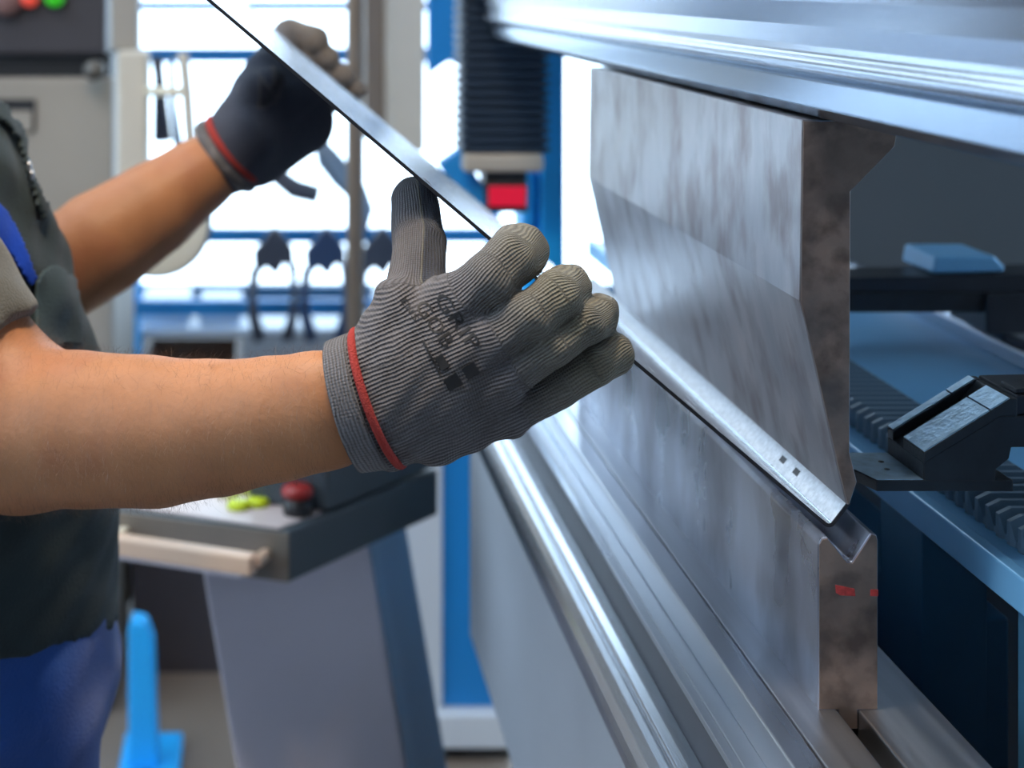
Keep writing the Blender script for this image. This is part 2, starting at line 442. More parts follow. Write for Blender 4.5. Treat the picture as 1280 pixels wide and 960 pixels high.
holed_wall('wall_right', HY0, HY1, 0, HZ, right_fill_holes, lambda n, a, b, c, d, r: box(n, HX1, HX1 + .2, a, b, c, d, wall_m, r), wall_m)
struct(box('wall_near', HX0, HX1, HY0 - .2, HY0, 0, HZ, wall_m))
glass = bpy.data.materials.new('window_glass'); glass.use_nodes = True
gn = glass.node_tree.nodes; gl = glass.node_tree.links
for n_ in list(gn): gn.remove(n_)
go = gn.new('ShaderNodeOutputMaterial'); gt = gn.new('ShaderNodeBsdfTransparent'); gg = gn.new('ShaderNodeBsdfGlossy'); gm = gn.new('ShaderNodeMixShader')
gg.inputs['Roughness'].default_value = .03; gm.inputs[0].default_value = .05; gt.inputs[0].default_value = (.96, .98, 1, 1)
gl.new(gt.outputs[0], gm.inputs[1]); gl.new(gg.outputs[0], gm.inputs[2]); gl.new(gm.outputs[0], go.inputs[0])
nwin = 0
def window(a, b, c, d, axis):
    global nwin; nwin += 1
    if axis == 'Y': mk = lambda n, u0, u1, v0, v1, t, m, r: box(n, u0, u1, HY1 + .06 - t, HY1 + .06 + t, v0, v1, m, r)
    else:
        xx = HX0 - .06 if axis == 'X' else HX1 + .06
        mk = lambda n, u0, u1, v0, v1, t, m, r: box(n, xx - t, xx + t, u0, u1, v0, v1, m, r)
    root = bpy.data.objects.new('window_%d' % nwin, None); COL.objects.link(root); root['kind'] = 'structure'
    w = .05
    mk('window_frame', a, a + w, c, d, .03, frame_blue, root); mk('window_frame', b - w, b, c, d, .03, frame_blue, root)
    mk('window_frame', a + w, b - w, c, c + w, .03, frame_blue, root); mk('window_frame', a + w, b - w, d - w, d, .03, frame_blue, root)
    mid = b - w - .3 if b - a > 2 else (a + b) / 2
    mk('mullion', mid - .015, mid + .015, c + w, d - w, .02, frame_blue, root)
    for u0, u1 in ((a + w, mid - .015), (mid + .015, b - w)):
        mk('pane', u0, u1, c + w, d - w, .004, glass, root)
for h in far_holes: window(*h, 'Y')
for h in left_holes: window(*h, 'X')
for h in right_fill_holes: window(*h, 'R')

# ------------------------------------------------------------------ the press brake: ram, punch, die, bed
YN = .12                                   # machine runs on past the camera
ram = thing('press_brake_ram', 'polished steel press ram beam running along the top right above the punch', 'press ram', (.4, 1.0, 1.5))
z = lambda d: ZC - d
prism_y('clamp_rail', [(.327, z(.073)), (.327, z(.0565)), (.330, z(.0545)), (.330, z(.0520)), (.40, z(.0520)), (.46, z(.06)), (.46, z(.080)), (.334, z(.080))], YN, 2.16, clamp_steel, ram, bevel=.0022, segs=3)
prism_y('ram_body', [(.322, z(.0520)), (.319, z(.049)), (.319, z(.045)), (.3225, z(.041)), (.3225, z(.036)), (.3185, z(.024)), (.310, z(.010)), (.302, z(0)), (.297, z(-.016)), (.297, z(-.5)), (.40, z(-.5)), (.40, z(.0520))], YN, 2.16, steel_ram, ram, bevel=.0015, segs=2)

DE = .913                                  # near end of the tools
def pp(px, py): return (XD(px, DE), ZD(py, DE))
punch = thing('punch', 'worn steel bending punch clamped beneath the ram with brown end face', 'punch', (.36, DE, 1.2))
pprof = [pp(1003, 150), pp(1000, 376), pp(1048, 589), pp(1058.5, 631), pp(1062.5, 632), pp(1072, 603), pp(1063, 566), pp(1064, 240), pp(1119, 184), pp(1126, 150)]
YP = 1.503
prism_y('punch_body', pprof, DE + .0006, YP, steel_punch, punch, bevel=.0009)
pc = [(x * 1 + 0, zz) for x, zz in pprof]
def inset(prof, d):
    cx = sum(p[0] for p in prof) / len(prof); cz = sum(p[1] for p in prof) / len(prof)
    n = len(prof); out = []
    for i in range(n):
        a = Vector(prof[i-1]); b = Vector(prof[i]); c = Vector(prof[(i+1) % n])
        e1 = (b - a).normalized(); e2 = (c - b).normalized()
        sgn = 1 if sum(prof[j][0]*prof[(j+1) % n][1] - prof[(j+1) % n][0]*prof[j][1] for j in range(n)) > 0 else -1
        n1 = Vector((-e1.y, e1.x)) * sgn; n2 = Vector((-e2.y, e2.x)) * sgn
        bis = (n1 + n2); L_ = bis.length
        if L_ < .3: out.append((b.x, b.y)); continue
        bis /= L_; k = d / max(.35, bis.dot(n1)); out.append((b.x + bis.x * k, b.y + bis.y * k))
    return out
prism_y('end_face', inset(pprof, .0009), DE, DE + .0012, steel_end, punch)

die = thing('die', 'steel V-die block standing on the bed with a red mark on its end', 'die', (.353, DE, ZD(888, DE)))
dprof = [pp(1023, 888), pp(1023, 681), pp(1027, 674), pp(1035, 672), pp(1060, 703), pp(1065, 703), pp(1089, 667), pp(1096, 669), pp(1098, 676), pp(1098, 888), pp(1073, 888.0), pp(1073, 912), pp(1047.5, 912), pp(1047.5, 888)]
YD = 1.60
prism_y('die_body', dprof, DE + .0006, YD, steel_die, die, bevel=.0007)
prism_y('end_face', inset(dprof, .0007), DE, DE + .0012, steel_end, die)
dm = mat('red_mark_paint', (.33, .03, .03), .6, noise=.6, nscale=300)  # safety laser light on the die end, put in as red colour
v = [pp(1044, 731), pp(1068, 736), pp(1069, 745), pp(1050, 744), pp(1045, 741)]
prism_y('red_mark', v, DE - .0003, DE + .0002, dm, die)
v = [pp(1088, 737), pp(1097.5, 737), pp(1097.5, 745), pp(1088, 745)]
prism_y('red_mark', v, DE - .0003, DE + .0002, dm, die)

bed = thing('press_brake_bed', 'long steel press bed with slotted table and bright front rails', 'machine bed', (.34, 1.0, 0))
ZT = z(.436)
prism_y('table_strip', [(.297, ZT), (.297, z(.4600)), (.3143, z(.4600)), (.3143, ZT)], YN, 1.92, steel_bright, bed, bevel=.0012)
prism_y('table_strip', [(.3153, ZT), (.3153, z(.470)), (.3465, z(.470)), (.3465, ZT)], YN, 1.92, steel_table, bed, bevel=.0010)
prism_y('table_strip', [(.3594, ZT), (.3594, z(.470)), (.408, z(.470)), (.408, ZT)], YN, 1.92, steel_table, bed, bevel=.0012)
box('slot_floor', .3153, .408, YN, 1.92, z(.50), z(.4702), steel_table, bed)
prism_y('ledge_plate', [(.2778, z(.4602)), (.2778, z(.4650)), (.3152, z(.4650)), (.3152, z(.4602)), (.2850, z(.4602)), (.2847, z(.4606)), (.2839, z(.4606)), (.2836, z(.4602))], YN, 1.92, steel_bright, bed, bevel=.0006)
prism_y('ledge_body', [(.2788, z(.4652)), (.2788, z(.53)), (.3152, z(.53)), (.3152, z(.4652))], YN, 1.92, ledge_shade, bed, bevel=.0008)
prism_y('front_rail', [(.2787, z(.4925)), (.2700, z(.4935)), (.2640, z(.4955)), (.2622, z(.4985)), (.2606, z(.4985)), (.2596, z(.4968)), (.2550, z(.4995)), (.2505, z(.5050)), (.2475, z(.5125)), (.2465, z(.5200)), (.2465, z(.5290)), (.2485, z(.5320)), (.2787, z(.5320))], YN, 1.94, steel_ram, bed, bevel=.0012)
box('front_panel', .262, .30, YN, 1.90, z(.815), z(.5322), panel_grey, bed, bevel=.004)
box('bed_plinth', .31, .40, YN, 1.86, 0, z(.8152), dark_metal, bed)
box('bed_core', .30, .41, YN, 1.90, z(.815), z(.5302), dark_metal, bed)
# tiny clamp screws in the ledge groove
for yy in [.45 + .012 * i for i in range(3)]:
    lathe('screw', [(.0012, 0), (.0012, .0012), (.0006, .0016)], (.2880, yy + .1, z(.4602)), near_black, bed, n=10)

# ------------------------------------------------------------------ behind the tools: back gauge and rear frame
rear = thing('back_gauge_support', 'blue painted back gauge support with ribbed bellows behind the die', 'support frame', (.5, 1.1, 0))
zs = .355
box('shelf_plate', .455, .72, YN, 2.1, z(zs + .012), z(zs), blue_shelf_m, rear, bevel=.001)
prism_y('shelf_edge', [(.452, z(zs - .002)), (.452, z(zs + .02)), (.462, z(zs + .02)), (.462, z(zs - .002))], YN, 2.1, blue_shelf_m, rear, bevel=.0015)
prism_y('guide_rail', [(.70, z(zs)), (.70, z(zs - .016)), (.706, z(zs - .022)), (.716, z(zs - .022)), (.722, z(zs - .016)), (.722, z(zs))], YN, 2.1, steel_ram, rear, bevel=.002)
# bellows along the guide
vv = []; ff = []; y = .60; nb = 0
ribs = []
while y < 1.75:
    ribs += [(y, .0), (y + .003, .011), (y + .007, .011), (y + .010, .0)]; y += .0143
for y_, h_ in ribs:
    for (x_, hh) in ((.476 - h_ * .2, 0), (.476 - h_ * .2, h_ + .004), (.482, h_ + .008), (.528, h_ + .008), (.534, h_ + .004), (.534, 0)):
        vv.append((x_, y_, z(zs) + hh))
for i in range(len(ribs) - 1):
    for k in range(5): ff.append((i*6 + k, i*6 + k + 1, (i+1)*6 + k + 1, (i+1)*6 + k))
bl_m = mat('bellows_grey', (.10, .17, .24), .5, .1)
o = link('bellows', vv, ff, bl_m, bevel=.0); under(o, rear)
for y0, y1 in ((YN, .80), (.83, .913), (1.045, 1.115), (1.30, 1.40), (1.60, 1.70)):
    box('support_post', .455, .50, y0, y1, .0, z(zs + .0122), blue_machine, rear, bevel=.001)
box('lower_beam', .462, .52, 1.055, 2.1, .7, z(.44), blue_machine, rear, bevel=.002)
box('back_plate', .74, .76, YN, 2.1, 0, z(.40), near_black, rear)

frame = thing('side_frame', 'dark grey end plate of the press seen behind the back gauge', 'machine frame', (1.0, 2.2, 0))
box('frame_plate', .62, 1.6, 2.2, 2.26, 0, 2.6, grey_wall_m, frame, bevel=.004)
box('frame_plate', .78, .82, YN, 2.19, z(.02), 2.6, grey_wall_m, frame, bevel=.004)

def make_finger(dx, dy, dz, label):
    z = lambda d: ZC - d - dz
    r = thing('back_gauge_finger', label, 'gauge finger', (.45 + dx, .955 + dy, z(.3098)), 'back gauge fingers')
    y0, y1 = .928 + dy, .982 + dy
    X = lambda a: a + dx
    # stop plate with tapered tip
    pl = [(X(.3665), y1), (X(.362), y1 - .006), (X(.3765), y0), (X(.46), y0), (X(.46), y1)]
    p = prism_z('stop_plate', pl, z(.3098), z(.3030), finger_m, r, bevel=.0006)
    for (hx, hy) in ((.391, .948), (.3935, .963)):
        lathe('hole', [(.0018, 0), (.0018, .0002)], (X(hx), hy + dy, z(.3026)), near_black, r, n=12)
    low = [(.4053, .3029), (.4053, .2925), (.452, .2640), (.80, .2640), (.80, .2830), (.459, .2830), (.4575, .2900), (.4495, .2965), (.4490, .3097), (.4053, .3029)]
    low = low[:-1]
    prism_y('finger_base', [(X(a), z(b)) for a, b in low], y0 + .0004, y1 - .0004, finger_m, r, bevel=.0006)
    near = [(.4053, .2924), (.4053, .2863), (.4585, .2531), (.4625, .2531), (.4625, .2641), (.452, .2641)]
    prism_y('cheek', [(X(a), z(b)) for a, b in near], y0, y0 + .030, finger_m, r, bevel=.0006)
    prism_y('cheek', [(X(a), z(b)) for a, b in near], y1 - .009, y1, finger_m, r, bevel=.0006)
    off = lambda t_: [(.4053 + t_ * .0532, .2863 - t_ * .0332)]  # thin skins on the top slopes, light put into their colour
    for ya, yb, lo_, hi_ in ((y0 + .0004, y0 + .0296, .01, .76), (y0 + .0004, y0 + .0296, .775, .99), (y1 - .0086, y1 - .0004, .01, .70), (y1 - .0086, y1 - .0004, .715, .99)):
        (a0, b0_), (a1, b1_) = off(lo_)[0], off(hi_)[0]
        prism_y('pad', [(X(a0), z(b0_)), (X(a1), z(b1_)), (X(a1) - .0005, z(b1_) + .0009), (X(a0) - .0005, z(b0_) + .0009)], ya, yb, finger_lit_m, r, bevel=.0002)
    prism_z('plate_pad', [(X(.3672), y1 - .0006), (X(.3630), y1 - .0062), (X(.3770), y0 + .0006), (X(.4050), y0 + .0006), (X(.4050), y1 - .0006)], z(.3030), z(.3026), finger_lit_m, r)
    pk = [(.432, .2760), (.4585, .2531), (.4625, .2531), (.4625, .2641), (.452, .2641)]
    prism_y('bridge', [(X(a), z(b)) for a, b in [(.4470, .2671), (.4585, .2533), (.4625, .2533), (.4625, .2641), (.452, .2641)]], y0 + .0302, y1 - .0092, finger_m, r, bevel=.0004)
    prism_y('arm', [(X(a), z(b)) for a, b in ((.4627, .2545), (.4635, .2520), (.80, .2450), (.80, .2638), (.4627, .2638))], y0 + .002, y1 - .002, dark_metal, r, bevel=.0008)
    prism_y('latch', [(X(a), z(b)) for a, b in ((.4640, .2518), (.4650, .2490), (.478, .2478), (.480, .2514))], y0 + .006, y0 + .026, dark_metal, r, bevel=.0006)
    prism_y('stop_block', [(X(a), z(b)) for a, b in ((.63, .2470), (.633, .2300), (.69, .2300), (.70, .2400), (.70, .2455))], y0 + .004, y1 + .02, blue_shelf_m, r, bevel=.003)
    box('carriage', .69, .76, y0 - .004, y1 + .02, ZC - (zs - .0225), z(.2645), dark_metal, r, bevel=.002)
    return r
make_finger(0, 0, 0, 'dark blue back gauge finger with wedge top nearest the die end')
make_finger(.012, .52, .03, 'blurred black back gauge finger further back behind the punch')

# ------------------------------------------------------------------ the bent sheet
sheet = thing('metal_sheet', 'thin bent steel sheet held in both gloved hands with one edge in the die', 'sheet metal', W(1037, 662, .935))
SY0, SY1 = .936, 1.655
Db = .925
b0 = Vector((XD(1046, Db), ZD(671, Db)))       # outer corner of the bend
e1 = Vector((XD(253, Db), ZD(-3, Db)))
d1 = (e1 - b0); L1 = d1.length; d1.normalize()
d2 = (Vector((XD(1072, Db), ZD(637, Db))) - b0); L2 = d2.length; d2.normalize()
T = .0022; R = .0046
n1 = Vector((-d1.y, d1.x)); n1 = n1 if n1.dot(d2) > 0 else -n1
n2 = Vector((-d2.y, d2.x)); n2 = n2 if n2.dot(d1) > 0 else -n2
ang = math.acos(max(-1, min(1, d1.dot(d2)))); tl = R / math.tan(ang / 2)
cc = b0 + d1 * tl + n1 * R
def arc(rad, n=8):
    a0 = math.atan2(-n1.y, -n1.x); a1 = math.atan2(-n2.y, -n2.x)
    da = (a1 - a0 + math.pi) % (2*math.pi) - math.pi
    return [cc + Vector((math.cos(a0 + da*i/n), math.sin(a0 + da*i/n))) * rad for i in range(n + 1)]
outer = [e1] + arc(R) + [b0 + d2 * L2]
inner = [e1 + n1 * T] + arc(R - T) + [b0 + d2 * L2 + n2 * T]
def strip(name, idx, m, y0=SY0, y1=SY1):
    pr = [tuple(outer[i]) for i in idx] + [tuple(inner[i]) for i in reversed(idx)]
    return prism_y(name, pr, y0, y1, m, sheet)
n_ = len(outer)
# near edge band is dark
strip('front_flange', [0, 1], steel_sheet, SY0 + .0004)
strip('bend', list(range(1, n_ - 1)), steel_sheet, SY0 + .0004)
strip('back_flange', [n_ - 2, n_ - 1], steel_sheet_back, SY0 + .0004)
pr = [tuple(p) for p in outer] + [tuple(p) for p in reversed(inner)]
prism_y('cut_edge', pr, SY0 - .0004, SY0 + .0004, sheet_edge, sheet)
# two cut holes in the back flange
for fy in (1.012, 1.038):
    c = (b0 + d2 * (L2 * .62) + n2 * (T + .0001))
    u = d2 * .0022
    vv = []
    for s in (-1, 1):
        for yy in (-.0045, .0045):
            p = c + u * s; vv.append((p.x, fy + yy, p.y))
    vv += [(v_[0] - n2.x * .001, v_[1], v_[2] - n2.y * .001) for v_ in vv]
    o = link('punched_hole', vv, [(0, 1, 3, 2), (4, 6, 7, 5), (0, 4, 5, 1), (2, 3, 7, 6), (0, 2, 6, 4), (1, 5, 7, 3)], near_black); under(o, sheet)

# ------------------------------------------------------------------ the worker
person = thing('person', 'worker in dark green vest and blue trousers bending a steel sheet with gloved hands', 'person', (-.27, 1.25, 0))

def PX(px, py, D): return np.array(W(px, py, D))
# arms, neck and head in one skin
body = Field((-.52, .86, .78), (.16, 1.72, 1.80), .0045)
eR = PX(18, 536, 1.035); sR = np.array((-.335, 1.075, 1.375))
eL = PX(58, 352, 1.50); sL = np.array((-.385, 1.42, 1.345))
body.seg((-.27, 1.25, 1.0), (-.31, 1.25, 1.26), (.14, .11), (.15, .08), .02)
body.seg((-.31, 1.25, 1.26), (-.36, 1.25, 1.38), (.15, .08), (.10, .055), .03)
body.seg((-.355, 1.25, 1.40), (-.31, 1.25, 1.53), .058, .056, .04)
body.seg(sR, eR, .062, .047, .03); body.seg((-.33, 1.20, 1.38), sR, .07, .066, .04)
body.seg(sL, eL, .062, .046, .03); body.seg((-.33, 1.30, 1.38), sL, .07, .066, .04)
# near forearm
fp = [(18, 536, 1.035, 93), (100, 536, .995, 97), (190, 539, .965, 94), (270, 534, .938, 85), (345, 523, .913, 78), (405, 512, .898, 75), (440, 505, .893, 68)]
for i in range(len(fp) - 1):
    a, b = fp[i], fp[i+1]
    ka, kb = .86 - .024 * i, .86 - .024 * (i + 1)
    body.seg(PX(*a[:3]), PX(*b[:3]), (a[3] / F * a[2] * ka, a[3] / F * a[2]), (b[3] / F * b[2] * kb, b[3] / F * b[2]), .003 if i else .03)
body.seg(PX(440, 505, .893), PX(560, 460, .893), (.016, .028), (.009, .026), .004)
# elbow point
body.seg(PX(5, 566, 1.04), PX(25, 572, 1.03), .022, .022, .02)
# far forearm
fq = [(58, 352, 1.50, 62), (125, 305, 1.515, 66), (190, 262, 1.53, 58), (245, 222, 1.545, 48), (280, 199, 1.553, 41), (300, 185, 1.556, 34)]
for i in range(len(fq) - 1):
    a, b = fq[i], fq[i+1]
    body.seg(PX(*a[:3]), PX(*b[:3]), a[3] / F * a[2], b[3] / F * b[2], .003)
body.seg(PX(300, 185, 1.556), PX(325, 150, 1.58), .020, .012, .004)
# head
body.seg((-.275, 1.25, 1.575), (-.285, 1.25, 1.66), (.072, .078), (.076, .092), .03)
body.seg((-.235, 1.25, 1.535), (-.225, 1.25, 1.56), (.045, .035), (.05, .04), .03)
body.seg((-.185, 1.25, 1.605), (-.163, 1.25, 1.580), .010, .014, .012)          # nose
body.seg((-.188, 1.235, 1.553), (-.188, 1.265, 1.553), .008, .008, .008)         # mouth
for s in (-1, 1):
    body.seg((-.199, 1.25 + s*.033, 1.618), (-.197, 1.25 + s*.033, 1.618), .013, .013, .008, sub=True)
    body.seg((-.205, 1.25 + s*.033, 1.616), (-.203, 1.25 + s*.033, 1.616), .013, .013, .003)
    body.seg((-.285, 1.25 + s*.078, 1.60), (-.292, 1.25 + s*.084, 1.635), (.006, .014), (.007, .018), .006)
body.cut((0, 0, -1), -.98)
skin_o, SP, SQ = body.build('body', skin_m, person, relax=5)
hf = Field((-.45, 1.10, 1.50), (-.12, 1.40, 1.80), .006)
hf.seg((-.300, 1.25, 1.60), (-.290, 1.25, 1.668), (.078, .085), (.082, .098), .02)
hf.cut((1, 0, -.9), -.215 - .9 * 1.66)
hf.build('hair', hair_head, person, relax=2)

# t-shirt
ts = Field((-.55, .90, .88), (-.02, 1.60, 1.52), .005)
ts.seg((-.27, 1.25, .93), (-.27, 1.25, 1.08), (.175, .138), (.17, .135), .02)
ts.seg((-.27, 1.25, 1.08), (-.31, 1.25, 1.26), (.17, .125), (.175, .09), .02)
ts.seg((-.31, 1.25, 1.26), (-.365, 1.25, 1.39), (.175, .09), (.13, .065), .03)
hemR = sR + (eR - sR) * .80; hemL = sL + (eL - sL) * .55
ts.seg((-.33, 1.2, 1.38), sR, .078, .075, .04); ts.seg(sR, hemR, .070, .061, .02)
ts.seg((-.33, 1.3, 1.38), sL, .078, .075, .04); ts.seg(sL, hemL, .064, .056, .02)
aR = (eR - sR) / np.linalg.norm(eR - sR); aL = (eL - sL) / np.linalg.norm(eL - sL)
Xg, Yg, Zg = ts.ax((0, 0, 0), ts.n)
for (a_, h_, c_) in ((aR, hemR, sR), (aL, hemL, sL)):
    D1 = (Xg[:, None, None] - h_[0]) * a_[0] + (Yg[None, :, None] - h_[1]) * a_[1] + (Zg[None, None, :] - h_[2]) * a_[2]
    rad = np.sqrt((Xg[:, None, None] - h_[0]) ** 2 + (Yg[None, :, None] - h_[1]) ** 2 + (Zg[None, None, :] - h_[2]) ** 2)
    near_ = (rad < .115)
    ts.F = np.where(near_ & (np.abs(Yg[None, :, None] - 1.25) > .135), np.maximum(ts.F, D1), ts.F).astype(np.float32)
ts.cut((0, 0, -1), -.985); ts.cut((.35, 0, 1), 1.44 - .35 * .32)
ts.warp(lambda X, Y, Z: .0012 * np.sin(Z * 140 + X * 60 + 3 * np.sin(Y * 30)))
ts.build('t_shirt', shirt_m, person, relax=2)

# vest
vs = Field((-.55, 1.00, .86), (-.03, 1.52, 1.50), .0045)
vs.seg((-.268, 1.25, .92), (-.266, 1.25, 1.06), (.19, .150), (.188, .148), .01)
vs.seg((-.266, 1.25, 1.06), (-.285, 1.25, 1.17), (.188, .148), (.185, .134), .01)
vs.seg((-.285, 1.25, 1.17), (-.308, 1.25, 1.27), (.185, .134), (.185, .112), .01)
vs.seg((-.308, 1.25, 1.27), (-.375, 1.25, 1.39), (.18, .112), (.14, .085), .02)
vs.seg(sR + np.array((-.01, -.06, -.06)), sR + np.array((.01, -.06, .10)), .085, .085, .01, sub=True)
vs.seg(sR + np.array((.0, -.05, .0)), sR + (eR - sR) * .5 + np.array((0, -.05, 0)), .085, .08, .01, sub=True)
vs.seg(sL + np.array((-.01, .06, -.06)), sL + np.array((.01, .06, .10)), .085, .085, .01, sub=True)
vs.seg(sL + np.array((.0, .05, .0)), sL + (eL - sL) * .5 + np.array((0, .05, 0)), .085, .08, .01, sub=True)
vs.cut((0, -.25, -1), -.922 - .25 * 1.26); vs.cut((.6, 0, 1), 1.452 - .6 * .30)
vs.warp(lambda X, Y, Z: .0022 * np.sin(Z * 62 + Y * 45 + 2.5 * np.sin(X * 24 + Z * 9)) * np.clip((Z - 1.0) * 6, .35, 1) + .0012 * np.sin(Z * 130 - Y * 80))
vest_o, VP, VQ = vs.build('vest', vest_m, person, relax=2)
vtree = bvh(VP, VQ)

def patch(name, poly, tree, off, thick, m, root, step=3.0, edge=True):
    """cloth piece that lies on a surface: outline in picture coordinates dropped onto the body"""
    xs = [p[0] for p in poly]; ys = [p[1] for p in poly]
    def ins(x, y):
        c = False; n = len(poly)
        for i in range(n):
            x1, y1 = poly[i]; x2, y2 = poly[(i+1) % n]
            if (y1 > y) != (y2 > y) and x < (x2 - x1) * (y - y1) / (y2 - y1) + x1: c = not c
        return c
    nx = int((max(xs) - min(xs)) / step) + 2; ny = int((max(ys) - min(ys)) / step) + 2
    idx = {}; v = []; f = []
    for i in range(nx):
        for j in range(ny):
            x = min(xs) + i * step; y = min(ys) + j * step
            if not ins(x, y): continue
            p = on_surface(tree, x, y, off)
            if p is None: continue
            idx[i, j] = len(v); v.append(p)
    for (i, j) in idx:
        q = [(i, j), (i+1, j), (i+1, j+1), (i, j+1)]
        if all(k in idx for k in q):
            a = [v[idx[k]] for k in q]
            if max((a[0] - a[2]).length, (a[1] - a[3]).length) < .02: f.append([idx[k] for k in q])
    o = link(name, v, f, m, smooth=True)
    so = o.modifiers.new('solid', 'SOLIDIFY'); so.thickness = thick; so.offset = 1 if False else 0
    sb = o.modifiers.new('sub', 'SUBSURF'); sb.levels = 1; sb.render_levels = 1
    # keep parenting in world coordinates
    under(o, root); return o
patch('vest_pocket', [(38, 352), (46, 338), (62, 333), (84, 342), (92, 352), (96, 400), (98, 432), (50, 438), (36, 420)], vtree, .004, .004, vest_light, vest_o)
patch('blue_strap', [(-12, 245), (8, 268), (26, 300), (34, 322), (44, 348), (36, 362), (24, 345), (10, 322), (-12, 300)], vtree, .003, .003, blue_cloth, vest_o)
patch('vest_placket', [(-20, 128), (6, 132), (30, 152), (44, 180), (52, 225), (56, 262), (50, 285), (40, 262), (30, 225), (16, 178), (0, 158), (-20, 150)], vtree, .004, .005, vest_m, vest_o)
for (bx, by) in ((23, 211), (27, 223)):
    p = on_surface(vtree, bx, by, .006)
    if p is not None: lathe('snap_button', [(.0048, 0), (.0048, .0018), (.002, .003)], (p.x + .002, p.y, p.z), chrome, vest_o, n=14, axis='X')

# trousers, boots
tr = Field((-.50, .98, .08), (-.02, 1.52, 1.02), .006)
tr.seg((-.265, 1.25, .97), (-.265, 1.25, .88), (.17, .142), (.165, .145), .03)
for s in (-1, 1):
    tr.seg((-.260, 1.25 + s*.082, .86), (-.235, 1.25 + s*.095, .50), (.092, .125), (.075, .078), .04)
    tr.seg((-.235, 1.25 + s*.095, .50), (-.275, 1.25 + s*.10, .11), (.073, .078), (.066, .07), .03)
tr.cut((0, 0, 1), .99); tr.cut((0, 0, -1), -.10)
tr.warp(lambda X, Y, Z: .003 * np.sin(Z * 40 + X * 50 + 2 * np.sin(Y * 25)) + .0015 * np.sin(Z * 90 - X * 60))
tro_o, TP, TQ = tr.build('trousers', trouser_m, person, relax=2)
for s in (-1, 1):
    bt = Field((-.42, 1.25 + s*.10 - .08, -.01), (.02, 1.25 + s*.10 + .08, .24), .006)
    bt.seg((-.275, 1.25 + s*.10, .20), (-.275, 1.25 + s*.10, .07), (.05, .055), (.05, .06), .02)
    bt.seg((-.31, 1.25 + s*.10, .045), (-.09, 1.25 + s*.10, .04), (.045, .045), (.05, .04), .03)
    bt.cut((0, 0, -1), 0.0)
    bt.build('boot', boot_m, person, relax=1)

# ---- near glove
g = Field((-.005 + XD(395, .9), .835, ZD(600, .9)), (XD(815, .93) + .005, 1.01, ZD(190, .9)), .00115)
def gs(a, b, ra, rb, k=.008, tg=None, flat=1.0):
    """a,b = (px,py,D); radii in pixels of their own depth; flat = depth radius factor"""
    ra_ = ra / F * a[2]; rb_ = rb / F * b[2]
    g.seg(PX(*a), PX(*b), (ra_ * flat, ra_), (rb_ * flat, rb_), k, side=(0, 1, 0), tagn=tg)
# cuff and wrist
gs((428, 508, .893), (474, 498, .893), 78, 82, .004, None, .76)
gs((474, 498, .893), (515, 480, .893), 80, 86, .008, None, .66)
# metacarpals
gs((480, 452, .893), (572, 384, .892), 44, 42, .012, 'palm', .82)
gs((478, 478, .888), (606, 430, .880), 44, 36, .010, 'palm', .85)
gs((480, 510, .888), (624, 474, .880), 46, 32, .010, 'palm', .85)
gs((486, 532, .893), (634, 516, .890), 40, 29, .010, 'palm', .82)
gs((545, 520, .893), (600, 505, .890), 52, 40, .012, None, .70)
gs((520, 450, .895), (590, 440, .895), 62, 56, .015, None, .55)
def chain(tg, pts, k0=.003):
    for i in range(len(pts) - 1):
        gs(pts[i][:3], pts[i+1][:3], pts[i][3], pts[i+1][3], k0 if i == 0 else .0015, tg)
chain('f1', [(572, 384, .892, 38), (612, 349, .883, 36), (637, 327, .889, 35), (650, 313, .912, 34), (651, 309, .950, 30)])
chain('f2', [(612, 428, .880, 33), (664, 394, .872, 32), (696, 372, .878, 32), (708, 362, .904, 31), (709, 357, .945, 28)])
chain('f3', [(630, 472, .880, 29), (690, 433, .872, 26), (730, 406, .878, 26), (747, 396, .900, 26), (749, 391, .942, 25)])
chain('f4', [(640, 514, .890, 28), (700, 485, .884, 24), (744, 458, .884, 25), (767, 442, .898, 25), (770, 437, .925, 21)])
# thumb
gs((500, 446, .897), (520, 372, .915), 46, 38, .014, None, .75); gs((520, 372, .915), (524, 305, .945), 38, 34, .004, 't'); gs((524, 305, .945), (517, 250, .966), 34, 29, .002, 't')
# knobs of loose cloth
gs((492, 372, .898), (486, 392, .893), 22, 20, .012); gs((548, 545, .895), (556, 548, .895), 16, 14, .014)
